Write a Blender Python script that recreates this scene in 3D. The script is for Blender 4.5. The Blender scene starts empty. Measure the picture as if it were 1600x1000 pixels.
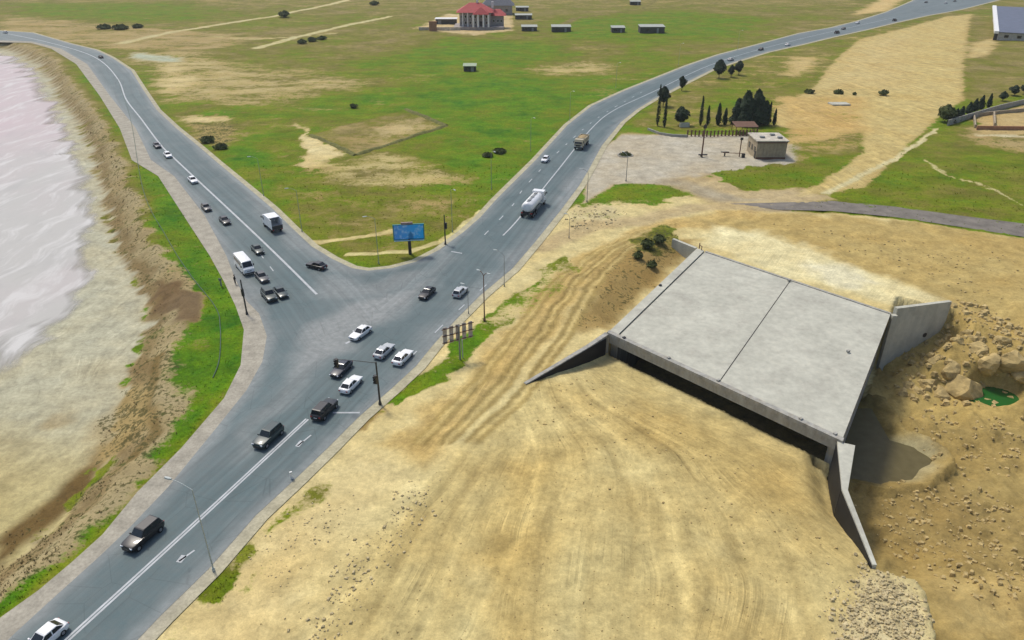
import bpy, bmesh, math, random
import numpy as np
from mathutils import Vector, Matrix, geometry

random.seed(7); RNG = np.random.default_rng(11)
S = bpy.context.scene
COL = S.collection
R = math.radians

# ------------------------------------------------------------------ camera
CAM_F, CAM_T, CAM_H = 1150.0, R(28.3), 56.0
cam = bpy.data.cameras.new("camera"); cam.sensor_width = 36; cam.lens = 36 * CAM_F / 1600
cam.clip_start = 0.5; cam.clip_end = 6000
camo = bpy.data.objects.new("camera", cam); COL.objects.link(camo)
camo.location = (0, 0, CAM_H); camo.rotation_euler = (math.pi / 2 - CAM_T, 0, 0)
S.camera = camo
# ------------------------------------------------------------------ light
SUN_EL, SUN_AZ = R(58), R(-38)          # azimuth from +Y towards +X: the sun stands far left behind the scene
w = bpy.data.worlds.new("World"); S.world = w; w.use_nodes = True
nt = w.node_tree; nt.nodes.clear()
sky = nt.nodes.new("ShaderNodeTexSky"); sky.sky_type = 'NISHITA'; sky.sun_disc = False
sky.sun_elevation = SUN_EL; sky.sun_rotation = SUN_AZ; sky.air_density = 1.0; sky.dust_density = 3.0
bg = nt.nodes.new("ShaderNodeBackground"); bg.inputs[1].default_value = 0.15
wo = nt.nodes.new("ShaderNodeOutputWorld")
nt.links.new(sky.outputs[0], bg.inputs[0]); nt.links.new(bg.outputs[0], wo.inputs[0])
sl = bpy.data.lights.new("sun", 'SUN'); sl.energy = 2.5; sl.angle = R(9); sl.color = (1, 0.945, 0.84)
so = bpy.data.objects.new("sun", sl); COL.objects.link(so)
sd_ = Vector((math.sin(SUN_AZ) * math.cos(SUN_EL), math.cos(SUN_AZ) * math.cos(SUN_EL), math.sin(SUN_EL)))
so.rotation_euler = sd_.to_track_quat('Z', 'Y').to_euler(); so.location = sd_ * 300
S.view_settings.view_transform = 'Standard'; S.view_settings.look = 'None'
S.view_settings.gamma = 1; S.view_settings.exposure = 0.04

# ------------------------------------------------------------------ survey helper: a sighted bearing -> ground point at height z
def G(px, py, z=0.0):
    u = (px - 800) / CAM_F; v = (py - 500) / CAM_F
    d = (u, math.cos(CAM_T) - v * math.sin(CAM_T), -math.sin(CAM_T) - v * math.cos(CAM_T))
    t = (z - CAM_H) / d[2]
    return (d[0] * t, d[1] * t)
def GP(pts, z=0.0):
    return [G(p[0], p[1], p[2] if len(p) > 2 else z) for p in pts]

# ------------------------------------------------------------------ numpy helpers
def _hash(ix, iy, seed):
    h = (ix.astype(np.int64) * 374761393 + iy.astype(np.int64) * 668265263 + seed * 974711) & 0x7fffffff
    h = ((h ^ (h >> 13)) * 1274126177) & 0x7fffffff
    return ((h ^ (h >> 16)) & 0xffff) / 65535.0
def vnoise(x, y, seed=0):
    ix = np.floor(x); iy = np.floor(y); fx = x - ix; fy = y - iy
    fx = fx * fx * (3 - 2 * fx); fy = fy * fy * (3 - 2 * fy)
    a = _hash(ix, iy, seed); b = _hash(ix + 1, iy, seed); c = _hash(ix, iy + 1, seed); d = _hash(ix + 1, iy + 1, seed)
    return (a + (b - a) * fx) * (1 - fy) + (c + (d - c) * fx) * fy
def fbm(x, y, seed=0, oct=4):
    s = 0; a = 1; t = 0
    for i in range(oct):
        s = s + a * vnoise(x * 2 ** i, y * 2 ** i, seed + i * 17); t += a; a *= 0.55
    return s / t
def sstep(a, b, x):
    t = np.clip((x - a) / (b - a), 0, 1); return t * t * (3 - 2 * t)
def seg_dist(X, Y, pts, closed=False):
    d = np.full(X.shape, 1e9); n = len(pts)
    for i in range(n if closed else n - 1):
        ax, ay = pts[i]; bx, by = pts[(i + 1) % n]
        dx, dy = bx - ax, by - ay; l2 = dx * dx + dy * dy + 1e-12
        t = np.clip(((X - ax) * dx + (Y - ay) * dy) / l2, 0, 1)
        d = np.minimum(d, (X - ax - t * dx) ** 2 + (Y - ay - t * dy) ** 2)
    return np.sqrt(d)
def sdf(X, Y, poly, margin=40):
    out = np.full(X.shape, 1e3)
    p = np.array(poly); x0, y0 = p.min(0) - margin; x1, y1 = p.max(0) + margin
    m = (X > x0) & (X < x1) & (Y > y0) & (Y < y1)
    if not m.any(): return out
    x = X[m]; y = Y[m]
    d = seg_dist(x, y, poly, True)
    ins = np.zeros(x.shape, bool); n = len(poly)
    for i in range(n):
        ax, ay = poly[i]; bx, by = poly[(i + 1) % n]
        if ay == by: continue
        c = ((ay > y) != (by > y)) & (x < (bx - ax) * (y - ay) / (by - ay) + ax)
        ins ^= c
    out[m] = np.where(ins, -d, d)
    return out

# ------------------------------------------------------------------ node helper
class NT:
    def __init__(s, name):
        s.m = bpy.data.materials.new(name); s.m.use_nodes = True; s.t = s.m.node_tree; s.t.nodes.clear()
        s.out = s.t.nodes.new("ShaderNodeOutputMaterial"); s.b = s.t.nodes.new("ShaderNodeBsdfPrincipled")
        s.t.links.new(s.b.outputs[0], s.out.inputs[0])
        s.geo = None
    def lk(s, a, b): s.t.links.new(a, b)
    def set(s, sock, v):
        if isinstance(v, bpy.types.NodeSocket): s.lk(v, sock)
        else: sock.default_value = v
    def pos(s):
        if not s.geo: s.geo = s.t.nodes.new("ShaderNodeNewGeometry")
        return s.geo.outputs['Position']
    def obj(s): return s.t.nodes.new("ShaderNodeTexCoord").outputs['Object']
    def rnd(s): return s.t.nodes.new("ShaderNodeObjectInfo").outputs['Random']
    def attr(s, n):
        a = s.t.nodes.new("ShaderNodeAttribute"); a.attribute_name = n; return a
    def sep(s, c):
        n = s.t.nodes.new("ShaderNodeSeparateColor"); s.lk(c, n.inputs[0]); return n.outputs
    def sepv(s, c):
        n = s.t.nodes.new("ShaderNodeSeparateXYZ"); s.lk(c, n.inputs[0]); return n.outputs
    def noise(s, vec, scale, detail=4, rough=0.55):
        n = s.t.nodes.new("ShaderNodeTexNoise"); s.lk(vec, n.inputs['Vector'])
        n.inputs['Scale'].default_value = scale; n.inputs['Detail'].default_value = detail; n.inputs['Roughness'].default_value = rough
        return n.outputs[0]
    def vor(s, vec, scale, feat='F1'):
        n = s.t.nodes.new("ShaderNodeTexVoronoi"); n.feature = feat; s.lk(vec, n.inputs['Vector']); n.inputs['Scale'].default_value = scale
        return n.outputs[0]
    def scale(s, vec, sc):
        n = s.t.nodes.new("ShaderNodeVectorMath"); n.operation = 'MULTIPLY'; s.lk(vec, n.inputs[0]); n.inputs[1].default_value = sc
        return n.outputs[0]
    def mth(s, op, a, b=0.0, c=None):
        n = s.t.nodes.new("ShaderNodeMath"); n.operation = op; s.set(n.inputs[0], a); s.set(n.inputs[1], b)
        if c is not None: s.set(n.inputs[2], c)
        return n.outputs[0]
    def mr(s, v, a, b, c, d, clamp=True):
        n = s.t.nodes.new("ShaderNodeMapRange"); n.clamp = clamp; s.set(n.inputs[0], v)
        for i, q in enumerate((a, b, c, d)): s.set(n.inputs[i + 1], q)
        return n.outputs[0]
    def mix(s, f, a, b, mode='MIX'):
        n = s.t.nodes.new("ShaderNodeMix"); n.data_type = 'RGBA'; n.blend_type = mode
        s.set(n.inputs[0], f)
        for k, v in ((6, a), (7, b)):
            if isinstance(v, tuple) and len(v) == 3: v = v + (1,)
            s.set(n.inputs[k], v)
        return n.outputs[2]
    def mulv(s, col, val):
        n = s.t.nodes.new("ShaderNodeVectorMath"); n.operation = 'SCALE'; s.set(n.inputs[0], col) if isinstance(col, bpy.types.NodeSocket) else setattr(n.inputs[0], 'default_value', col)
        s.set(n.inputs[3], val); return n.outputs[0]
    def ramp(s, v, stops):
        n = s.t.nodes.new("ShaderNodeValToRGB"); s.lk(v, n.inputs[0]); e = n.color_ramp.elements
        while len(e) < len(stops): e.new(0.5)
        for i, (p, c) in enumerate(stops): e[i].position = p; e[i].color = c + (1,)
        return n.outputs[0]
    def bump(s, h, strength=0.4, dist=0.1):
        n = s.t.nodes.new("ShaderNodeBump"); n.inputs['Strength'].default_value = strength; n.inputs['Distance'].default_value = dist
        s.lk(h, n.inputs['Height']); s.lk(n.outputs[0], s.b.inputs['Normal'])
    def fin(s, col=None, rough=0.9, spec=0.3, metal=0.0):
        if col is not None:
            if isinstance(col, tuple) and len(col) == 3: col = col + (1,)
            s.set(s.b.inputs['Base Color'], col)
        s.set(s.b.inputs['Roughness'], rough); s.b.inputs['Specular IOR Level'].default_value = spec; s.b.inputs['Metallic'].default_value = metal
        return s.m
def plain(name, col, rough=0.7, spec=0.3, metal=0.0, var=0.18, sc=1.2):
    n = NT(name); v = n.noise(n.obj(), sc, 5)
    v2 = n.noise(n.obj(), sc * 6, 3)
    k = n.mth('ADD', n.mr(v, 0.3, 0.7, 1 - var, 1 + var), n.mr(v2, 0.3, 0.7, -var * .4, var * .4))
    return n.fin(n.mulv(col, k), rough, spec, metal)

# ------------------------------------------------------------------ object helpers
def tag(o, label=None, cat=None, group=None, kind=None):
    if label: o["label"] = label
    if cat: o["category"] = cat
    if group: o["group"] = group
    if kind: o["kind"] = kind
    return o
def empty(name, loc, rz=0.0):
    o = bpy.data.objects.new(name, None); COL.objects.link(o); o.location = loc; o.rotation_euler = (0, 0, rz); o.empty_display_size = 0.3
    return o
class MB:
    def __init__(s): s.v = []; s.f = []
    def add(s, vs, fs):
        n = len(s.v); s.v += [tuple(v) for v in vs]; s.f += [tuple(i + n for i in f) for f in fs]; return s
    def box(s, c, d, rz=0.0, taper=1.0):
        x, y, z = (q / 2 for q in d); vs = []
        for k, zz in ((1, -z), (taper, z)):
            for a, b in ((-1, -1), (1, -1), (1, 1), (-1, 1)):
                px, py = a * x * k, b * y * k
                vs.append((c[0] + px * math.cos(rz) - py * math.sin(rz), c[1] + px * math.sin(rz) + py * math.cos(rz), c[2] + zz))
        return s.add(vs, [(3, 2, 1, 0), (4, 5, 6, 7), (0, 1, 5, 4), (1, 2, 6, 5), (2, 3, 7, 6), (3, 0, 4, 7)])
    def hexa(s, b, t):                 # four bottom points, four top points
        return s.add(list(b) + list(t), [(3, 2, 1, 0), (4, 5, 6, 7), (0, 1, 5, 4), (1, 2, 6, 5), (2, 3, 7, 6), (3, 0, 4, 7)])
    def cyl(s, p0, p1, r0, r1=None, seg=10, caps=True):
        r1 = r0 if r1 is None else r1
        p0 = Vector(p0); p1 = Vector(p1); d = (p1 - p0).normalized()
        a = d.orthogonal().normalized(); b = d.cross(a); vs = []
        for p, r in ((p0, r0), (p1, r1)):
            for i in range(seg):
                t = 2 * math.pi * i / seg; vs.append(p + a * math.cos(t) * r + b * math.sin(t) * r)
        fs = [(i, (i + 1) % seg, seg + (i + 1) % seg, seg + i) for i in range(seg)]
        if caps: fs += [tuple(range(seg))[::-1], tuple(range(seg, 2 * seg))]
        return s.add(vs, fs)
    def tube(s, pts, r, seg=8):
        for i in range(len(pts) - 1):
            r0 = r[i] if isinstance(r, (list, tuple)) else r; r1 = r[i + 1] if isinstance(r, (list, tuple)) else r
            s.cyl(pts[i], pts[i + 1], r0, r1, seg)
        return s
    def prism(s, poly, z0, z1):
        n = len(poly); vs = [(p[0], p[1], z0) for p in poly] + [(p[0], p[1], z1) for p in poly]
        return s.add(vs, [tuple(range(n))[::-1], tuple(range(n, 2 * n))] + [(i, (i + 1) % n, n + (i + 1) % n, n + i) for i in range(n)])
    def loft(s, rings, caps=True):
        n = len(rings[0]); vs = [p for r in rings for p in r]; fs = []
        for k in range(len(rings) - 1):
            for i in range(n):
                j = (i + 1) % n; fs.append((k * n + i, k * n + j, (k + 1) * n + j, (k + 1) * n + i))
        if caps: fs += [tuple(range(n))[::-1], tuple(range((len(rings) - 1) * n, len(rings) * n))]
        return s.add(vs, fs)
    def mesh(s, name, smooth=None):
        me = bpy.data.meshes.new(name); me.from_pydata(s.v, [], s.f); me.update()
        bm = bmesh.new(); bm.from_mesh(me); bmesh.ops.recalc_face_normals(bm, faces=bm.faces[:]); bm.to_mesh(me); bm.free()
        if smooth:
            for p in me.polygons: p.use_smooth = True
            me.set_sharp_from_angle(angle=R(smooth))
        return me
    def build(s, name, mat, parent=None, smooth=None):
        return place(name, s.mesh(name, smooth), mat, parent)
def place(name, me, mat, parent=None, per_object=False):
    o = bpy.data.objects.new(name, me); COL.objects.link(o)
    if not me.materials: me.materials.append(None if per_object else mat)
    if per_object: o.material_slots[0].link = 'OBJECT'; o.material_slots[0].material = mat
    if parent: o.parent = parent
    return o

# ================================================================== the layout, in metres on the ground
C_S = GP([(-80, 1165), (60, 1040), (105, 1000), (300, 822), (480, 655), (560, 575), (690, 455), (800, 330), (925, 200), (1015, 147), (1125, 97), (1250, 61), (1400, 27), (1500, 4), (1560, -12)])
C_L = GP([(-120, 42), (8, 52), (62, 63), (125, 80), (160, 97), (185, 125), (197, 155), (220, 185), (250, 225), (275, 250), (400, 367), (495, 460), (540, 520)])
W_EDGE = [(-110, 1120), (25, 988), (75, 942), (155, 870), (200, 827), (262, 762), (337, 670), (385, 610), (410, 565), (417, 525), (405, 490), (385, 470), (368, 437), (354, 400), (320, 337), (272, 275), (236, 250), (212, 200), (172, 150), (136, 100), (95, 76), (50, 65), (0, 63), (-120, 52)]
F_EDGE = [(-120, 33), (0, 48), (50, 51), (112, 69), (150, 78), (175, 90), (205, 110), (225, 142), (245, 172), (275, 200), (312, 230), (335, 250), (400, 304), (427, 327), (455, 355), (487, 385), (520, 405), (550, 419), (575, 423), (612, 419), (650, 409), (687, 390), (725, 362), (750, 340), (775, 312), (800, 287), (837, 250), (887, 195), (925, 165), (975, 142), (1025, 122), (1075, 102), (1125, 85), (1175, 72), (1250, 52), (1300, 43), (1340, 33), (1385, 19), (1425, 2), (1450, -14)]
E_EDGE = [(1600, -14), (1560, 0), (1500, 15), (1450, 24), (1400, 35), (1350, 47), (1300, 58), (1250, 70), (1200, 81), (1150, 96), (1112, 109), (1062, 134), (1020, 156), (995, 171), (970, 191), (940, 228), (920, 265), (905, 290), (875, 330), (837, 377), (800, 420), (750, 462), (712, 500), (675, 541), (650, 572), (612, 607), (562, 650), (512, 700), (462, 748), (400, 805), (325, 890), (250, 963), (205, 1010), (110, 1120)]
ROAD = GP(W_EDGE + F_EDGE + E_EDGE)
W_SH = [(-190, 1120), (-20, 985), (0, 965), (60, 922), (110, 880), (160, 835), (215, 768), (283, 700), (350, 622), (376, 570), (381, 515), (368, 478), (350, 440), (328, 400), (287, 337), (247, 275), (206, 250), (187, 200), (156, 150), (119, 100), (80, 76), (48, 67), (0, 66), (-120, 56)]
def offs(px, d):
    p = GP(px); out = []
    for i in range(len(p)):
        a = Vector(p[max(i - 1, 0)]); b = Vector(p[min(i + 1, len(p) - 1)]); t = (b - a).normalized()
        out.append((p[i][0] - t.y * d, p[i][1] + t.x * d))
    return out
SHOULDER = GP(W_SH) + offs(F_EDGE, 1.3) + offs(E_EDGE, 1.5)
FLATS = GP([(-200, 1060), (0, 893), (60, 850), (110, 795), (158, 725), (180, 670), (188, 620), (212, 565), (232, 515), (226, 470), (205, 440), (186, 400), (172, 350), (160, 300), (146, 245), (120, 190), (98, 160), (80, 128), (65, 104), (30, 84), (0, 76), (-150, 66), (-900, 60), (-900, 1060)], -3)
# bridge
BD = np.array((14.7, 98.0)); E1 = np.array((25.2, -26.8)); E2 = np.array((21.0, 33.2)); DZ = 1.0
def BP(a, b): p = BD + a * E1 + b * E2; return (float(p[0]), float(p[1]))
DECK = [BP(0, 0), BP(1, 0), BP(1, 1), BP(0, 1)]
CW = [BP(1.0, 0.0), G(1323, 765, .7), G(1367, 882, .25)]
DWALL = [BP(0, 0), G(820, 600, 0)]
PIT = [BP(0.6, 0.55), BP(0.99, 0.995), G(1480, 612, -8.5), G(1540, 635, -8), G(1600, 655, -8), G(1750, 690, -7), G(1800, 1100, -5), G(1470, 1100, -5), G(1446, 1000, -5.5), G(1441, 955, -6), (CW[2][0] + 1.5, CW[2][1] + 0.6), (CW[1][0] + 0.8, CW[1][1]), BP(1.01, -0.0)]

MPOOL = GP([(1310, 640), (1360, 640), (1388, 690), (1425, 700), (1452, 718), (1420, 744), (1375, 752), (1320, 742)], -8.9)
# ------------------------------------------------------------------ terrain grid
def axis(lo, hi, d, a, b, g):
    mid = list(np.arange(lo, hi + 1e-6, d)); s = d; x = mid[-1]; up = []
    while x < b: s *= g; x += s; up.append(x)
    s = d; x = mid[0]; dn = []
    while x > a: s *= g; x -= s; dn.append(x)
    return np.array(dn[::-1] + mid + up)
xs = axis(-62, 80, 0.5, -1900, 1900, 1.02)
ys = axis(40, 130, 0.48, 10, 3000, 1.0125)
X, Y = np.meshgrid(xs, ys)
nx, ny = len(xs), len(ys)
WX = X + (fbm(X * 0.25, Y * 0.25, 5, 3) - .5) * 5 * np.clip(Y / 120, .5, 1.3)
WY = Y + (fbm(X * 0.25, Y * 0.25, 9, 3) - .5) * 5 * np.clip(Y / 120, .5, 1.3)

def height(X, Y):
    h = np.zeros_like(X)
    big = (fbm(X * 0.02, Y * 0.02, 3, 3) - .5) * 1.6 * sstep(120, 320, Y)
    sdr = sdf(X, Y, SHOULDER, 60)
    free = sstep(0.8, 9, sdr)
    h += big * free + (fbm(X * 0.35, Y * 0.35, 21, 4) - .5) * 0.55 * free
    # lake bed and its bank
    sdl = sdf(X, Y, FLATS, 60)
    bank = -3.0 + 0.5 * np.maximum(sdl, 0) + (fbm(X * .5, Y * .5, 31, 3) - .5) * 0.9 * sstep(0, 3, sdl)
    h = np.where(sdl > 500, h, np.minimum(h, bank))
    flat = sdl < 0
    h = np.where(flat, -3.0 + (fbm(X * .12, Y * .12, 33, 4) - .5) * 0.16, h)
    # approach cut in front of the bridge
    rx = X - BD[0]; ry = Y - BD[1]
    det = E1[0] * E2[1] - E1[1] * E2[0]
    a = (rx * E2[1] - ry * E2[0]) / det; b = (-rx * E1[1] + ry * E1[0]) / det
    L1 = np.hypot(*E1); L2 = np.hypot(*E2)
    front = -b * L2 * 0.99
    dwing = seg_dist(X, Y, DWALL)
    # side of the left wing wall: keep the track side high
    wx, wy = DWALL[1][0] - DWALL[0][0], DWALL[1][1] - DWALL[0][1]
    side = ((X - DWALL[0][0]) * wy - (Y - DWALL[0][1]) * wx) / math.hypot(wx, wy)   # >0: mound side
    side = -side if (((BP(.5, -.3)[0] - DWALL[0][0]) * wy - (BP(.5, -.3)[1] - DWALL[0][1]) * wx) < 0) else side
    cut = -2.75 * (.45 * np.clip((19 - front) / 18.5, 0, 1) + .55 * sstep(19, .5, front)) * sstep(-0.4, 0.4, side) * sstep(1.36, 1.28, a)
    cut = cut * np.where(front > -0.6, 1, 0)
    roof = 0.5 * sstep(60, 20, front) * sstep(-.5, .2, a) * sstep(1.3, .8, a) * (front > 0)
    h = h + np.where(front > -0.6, cut + 0 * roof, 0)
    h = h - 1.9 * sstep(4.0, .3, seg_dist(X, Y, CW)) * sstep(17, 6, front) * (front > -.6)
    # hollow with scrub left of the deck, made ground behind it
    left = -a * L1 * 0.98
    h = h - 2.0 * sstep(9, 2, left) * (left > -1) * sstep(0.0, 0.25, b) * sstep(1.12, .95, b)
    under = (a > -0.01) & (a < 1.0) & (b > 0.004) & (b < 0.985)
    h = np.where(under, -2.75 - np.clip((b * L2) * 1.2, 0, 6.1), h)
    # pale ramp sinking to the right behind the bridge
    ramp = GP([(1290, 455, -.5), (1420, 470, -1), (1500, 480, -1.6), (1620, 560, -3), (1680, 640, -4)])
    h = h - 1.6 * sstep(8, 2, seg_dist(X, Y, ramp)) * sstep(1.05, 1.6, a)
    # pit
    sp = sdf(X, Y, PIT, 40)
    depth = -9.0 + 3.4 * sstep(74, 46, Y) + 2.2 * sstep(60, 85, X) * sstep(95, 60, Y)
    cwn = CW
    dc = (CW[2][0] - CW[0][0], CW[2][1] - CW[0][1])
    sideC = ((X - CW[0][0]) * dc[1] - (Y - CW[0][1]) * dc[0]) / math.hypot(*dc)      # sign tells the wall's sides
    right = sideC < 0
    leftmound = (~right) & (Y < BP(1, 0)[1] + 1) | ((X < G(1450, 1000, -4)[0]) & (Y < CW[2][1]))
    slope = np.where(leftmound, 5.0, 0.62)
    rough = (fbm(X * .22, Y * .22, 41, 4) - .5) * 2.6 + (np.abs(fbm(X * .7, Y * .7, 44, 3) - .5)) * 1.5
    rough = rough * np.where(sp < 3, 1, sstep(22, 3, sp))
    heap = np.exp(-((X - 70) ** 2 / 70 + (Y - 101) ** 2 / 26)) * 1.6
    pit = depth + slope * np.maximum(sp, 0) + np.where(leftmound, .2, 1) * rough + heap
    pool = sdf(X, Y, MPOOL, 20); pit = np.where(pool < 3, -9.2 + .5 * np.maximum(pool, 0) + (fbm(X * .6, Y * .6, 49, 3) - .5) * .5, pit)
    ok = (sp < 500) & ~((a < 1.0) & (b > 0.0) & (sp > 0.3)) & (b < 1.25)
    ok &= ~((a < 1.0) & (b <= 0.0) & (sp > 2.5))
    h = np.where(ok, np.minimum(h, pit), h)
    wa = BP(1.0, .99); wb2 = G(1484, 473, DZ); wdx, wdy = wb2[0] - wa[0], wb2[1] - wa[1]; wl = math.hypot(wdx, wdy)
    al = ((X - wa[0]) * wdx + (Y - wa[1]) * wdy) / wl; pe = ((X - wa[0]) * wdy - (Y - wa[1]) * wdx) / wl
    tgt = -9.3 + 5.6 * np.clip(al / wl, -.1, 1.2) ** 1.3 if False else -9.3 + 5.4 * np.clip(al / wl, 0, 1.15)
    tgt = tgt + .3 * np.maximum(pe - 2.5, 0) + np.maximum(al - wl, 0) * 1.4 + (fbm(X * .8, Y * .8, 47, 3) - .5) * .8
    h = np.where((pe > .0) & (pe < 6) & (al > -.5) & (al < wl + 4), np.minimum(h, tgt + .7 * np.maximum(pe - 3, 0)), h)
    gpx, gpy = G(1556, 616, -8); rg = np.hypot(X - gpx, (Y - gpy) * 1.25); h = h + (-8.7 - h) * sstep(5.0, 3.0, rg)
    # slab: keep clear below roads
    h = np.where(sdr < 1.2, -0.09, h) if True else h
    return h, sdr, sdl, sp, a, b, front

H, SDR, SDL, SDP, BA, BB, FRONT = height(X, Y)
# ------------------------------------------------------------------ land cover
soil = np.zeros(X.shape + (3,)); soil[:] = (0.36, 0.28, 0.13)
grass = np.full(X.shape, 0.86); lush = np.full(X.shape, 0.56); scrub = np.zeros(X.shape); track = np.zeros(X.shape)
flow = np.zeros(X.shape + (3,)); flow[..., 0] = X; flow[..., 1] = Y
lush += (fbm(X * .03, Y * .03, 51, 3) - .5) * 0.5
grass += (fbm(X * .05, Y * .05, 53, 3) - .5) * 0.35 * sstep(100, 200, Y)
lush -= 0.26 * sstep(260, 470, Y); grass -= 0.06 * sstep(300, 520, Y)
def cover(pts, z=0, w=3.0, g=None, l=None, so=None, sc=None, tr=None, wob=True, k=1.0):
    poly = GP(pts, z)
    d = sdf(WX if wob else X, WY if wob else Y, poly, 30)
    cy = np.mean([p[1] for p in poly]); ww = w * max(1, cy / 120)
    m = k * sstep(ww * .5, -ww * .5, d)
    def bl(arr, v): arr += (v - arr) * m
    if g is not None: bl(grass, g)
    if l is not None: bl(lush, l)
    if sc is not None: bl(scrub, sc)
    if tr is not None: bl(track, tr)
    if so is not None:
        for i in range(3): soil[..., i] += (so[i] - soil[..., i]) * m
def line(pts, width, z=0, k=1.0, **kw):
    p = GP(pts, z); d = seg_dist(WX * .3 + X * .7, WY * .3 + Y * .7, p)
    m = k * sstep(width * .75, width * .3, d)
    for n, arr in (('g', grass), ('l', lush), ('sc', scrub), ('tr', track)):
        if n in kw: arr += (kw[n] - arr) * m
    if 'so' in kw:
        for i in range(3): soil[..., i] += (kw['so'][i] - soil[..., i]) * m
SAND = (0.53, 0.45, 0.265); PALE = (0.55, 0.49, 0.33); BROWN = (0.33, 0.225, 0.085)
# field between the two main roads
cover([(190, 88), (300, 82), (420, 108), (560, 122), (575, 135), (450, 158), (330, 165), (255, 155), (235, 110)], g=.47, l=.26, so=(.42, .345, .19), w=12)
cover([(0, 20), (200, 40), (420, 60), (300, 85), (150, 75), (0, 48)], g=.45, l=.2, so=(.36, .28, .15))
cover([(255, 100), (300, 112), (310, 132), (268, 148), (248, 132)], w=5, g=.3, so=(.5, .41, .24))
cover([(280, 180), (355, 184), (350, 195), (290, 192)], g=.15, so=(.5, .41, .24))
cover([(285, 190), (380, 192), (360, 232), (310, 225)], g=.6, sc=.5, l=.3)
cover([(465, 195), (492, 212), (535, 240), (515, 262), (455, 262), (480, 240)], g=.05, so=(.55, .47, .29), w=2)
cover([(500, 250), (600, 238), (680, 252), (715, 280), (650, 298), (560, 298), (500, 282)], g=.52, l=.25, so=(.45, .38, .2), w=8)
cover([(486, 211), (632, 171), (697, 196), (556, 242)], g=.66, l=.2, so=(.34, .26, .13), w=1.5, wob=False)
cover([(570, 210), (640, 178), (690, 197), (600, 222)], g=.45, l=.2, so=(.43, .35, .2), w=5)
cover([(840, 106), (905, 95), (962, 100), (950, 116), (850, 116)], g=.46, l=.3, so=(.45, .37, .2), w=8)
cover([(430, 300), (520, 300), (700, 300), (720, 340), (650, 390), (540, 400), (480, 350)], g=.74, l=.36)
cover([(560, 160), (700, 120), (900, 130), (890, 170), (820, 230), (740, 260), (690, 180)], l=.74, g=.95, w=14)
cover([(860, 30), (1060, 15), (1200, 30), (1180, 55), (1000, 70), (860, 60)], l=.6, g=.9, w=10)
cover([(700, 60), (860, 65), (900, 90), (700, 110), (560, 100)], l=.66, g=.95, w=10)
cover([(350, 225), (420, 235), (440, 262), (370, 262)], l=.85, g=.9, w=6)
cover([(0, -30), (1400, -30), (1330, 10), (800, 8), (300, 12), (0, 14)], l=.25, g=.66, w=8)
cover([(20, 5), (300, 5), (350, 30), (200, 35), (30, 25)], l=.55, g=.88, w=8)
cover([(650, 45), (700, 22), (800, 25), (800, 48), (740, 56)], g=.1, so=(.47, .38, .25), w=2)
cover([(1330, 25), (1390, -8), (1420, -8), (1385, 17)], g=.05, so=(.5, .38, .2), w=2)
cover([(205, 84), (232, 86), (285, 92), (283, 98), (228, 97), (208, 92)], w=1.5, g=.12, so=(.36, .40, .36))
line([(195, 68), (270, 50), (350, 37), (430, 25), (500, 10), (560, -5)], 5, g=.05, so=(.46, .42, .27))
line([(400, 76), (470, 56), (540, 40), (610, 26)], 4.5, g=.05, so=(.46, .43, .27))
line([(330, 58), (400, 62), (520, 52)], 3, g=.2, so=(.4, .36, .2))
line([(440, 372), (500, 378), (555, 372), (610, 360)], 1.6, g=.1, so=(.5, .43, .24))
line([(540, 398), (640, 394), (690, 378), (750, 330)], 1.3, g=.1, so=(.5, .45, .25))
line([(1060, -20), (1000, 15), (900, 28), (880, 38)], 6, sc=.45, g=.8, l=.2)
# lake side
cover([(130, 120), (150, 160), (178, 208), (198, 250), (218, 300), (236, 340), (246, 400), (250, 440), (302, 452), (322, 478), (283, 530), (262, 570), (238, 612), (256, 650), (246, 690), (195, 745), (105, 835), (0, 912), (-100, 985), (-40, 1000), (0, 970), (110, 885), (214, 772), (282, 704), (350, 626), (378, 572), (384, 512), (352, 440), (330, 400), (289, 337), (249, 275), (208, 250), (189, 200), (158, 150), (121, 100)], -0.8, w=2.5, g=.90, l=.80)
sdlm = (SDL > -1.5) & (SDL < 500)
SW = SDL + (fbm(X * .3, Y * .3, 71, 3) - .5) * 5
SW = SW - 2.2 * sstep(96, 84, Y) * sstep(62, 70, Y)
bandm = sstep(-4.4, 0.2, SW) * sstep(9.5, 6, SW) * (SDL < 500)
for i, v in enumerate((.33, .275, .18)): soil[..., i] += (v - soil[..., i]) * bandm
grass += (np.minimum(grass, .22) - grass) * sstep(-1, .3, SW) * sstep(9, 5, SW)
scrub += bandm * .46
drk = sstep(-.6, .8, SW) * sstep(4.2, 2.2, SW) * (SDL < 500) * .75
for i, v in enumerate((.19, .135, .07)): soil[..., i] += (v - soil[..., i]) * drk
fl = sstep(0.6, -1.0, SDL + (fbm(X * .4, Y * .4, 61, 3) - .5) * 5)
grey = sstep(58, 100, Y)
for i, (p, q) in enumerate(zip((.39, .335, .19), (.385, .38, .35))): soil[..., i] += ((p + (q - p) * grey) - soil[..., i]) * fl
grass *= 1 - fl; scrub *= 1 - fl * .95
cover([(235, 440), (290, 455), (318, 478), (302, 520), (272, 515), (250, 490)], -1.5, w=2, g=.12, so=(.15, .105, .065), sc=.3)
cover([(0, 840), (60, 785), (130, 730), (168, 690), (178, 700), (150, 752), (100, 800), (40, 850), (0, 885)], -3, w=2, so=(.13, .085, .035), sc=.35)
line([(252, 560), (240, 600), (232, 640), (248, 690), (215, 725)], 1.6, z=-1.5, so=(.17, .12, .05), sc=.5, g=.1, k=.85)
cover([(140, 660), (200, 600), (235, 620), (245, 670), (200, 715), (150, 720)], -2.5, w=3, so=(.34, .255, .13), sc=.5, g=.05)
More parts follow.
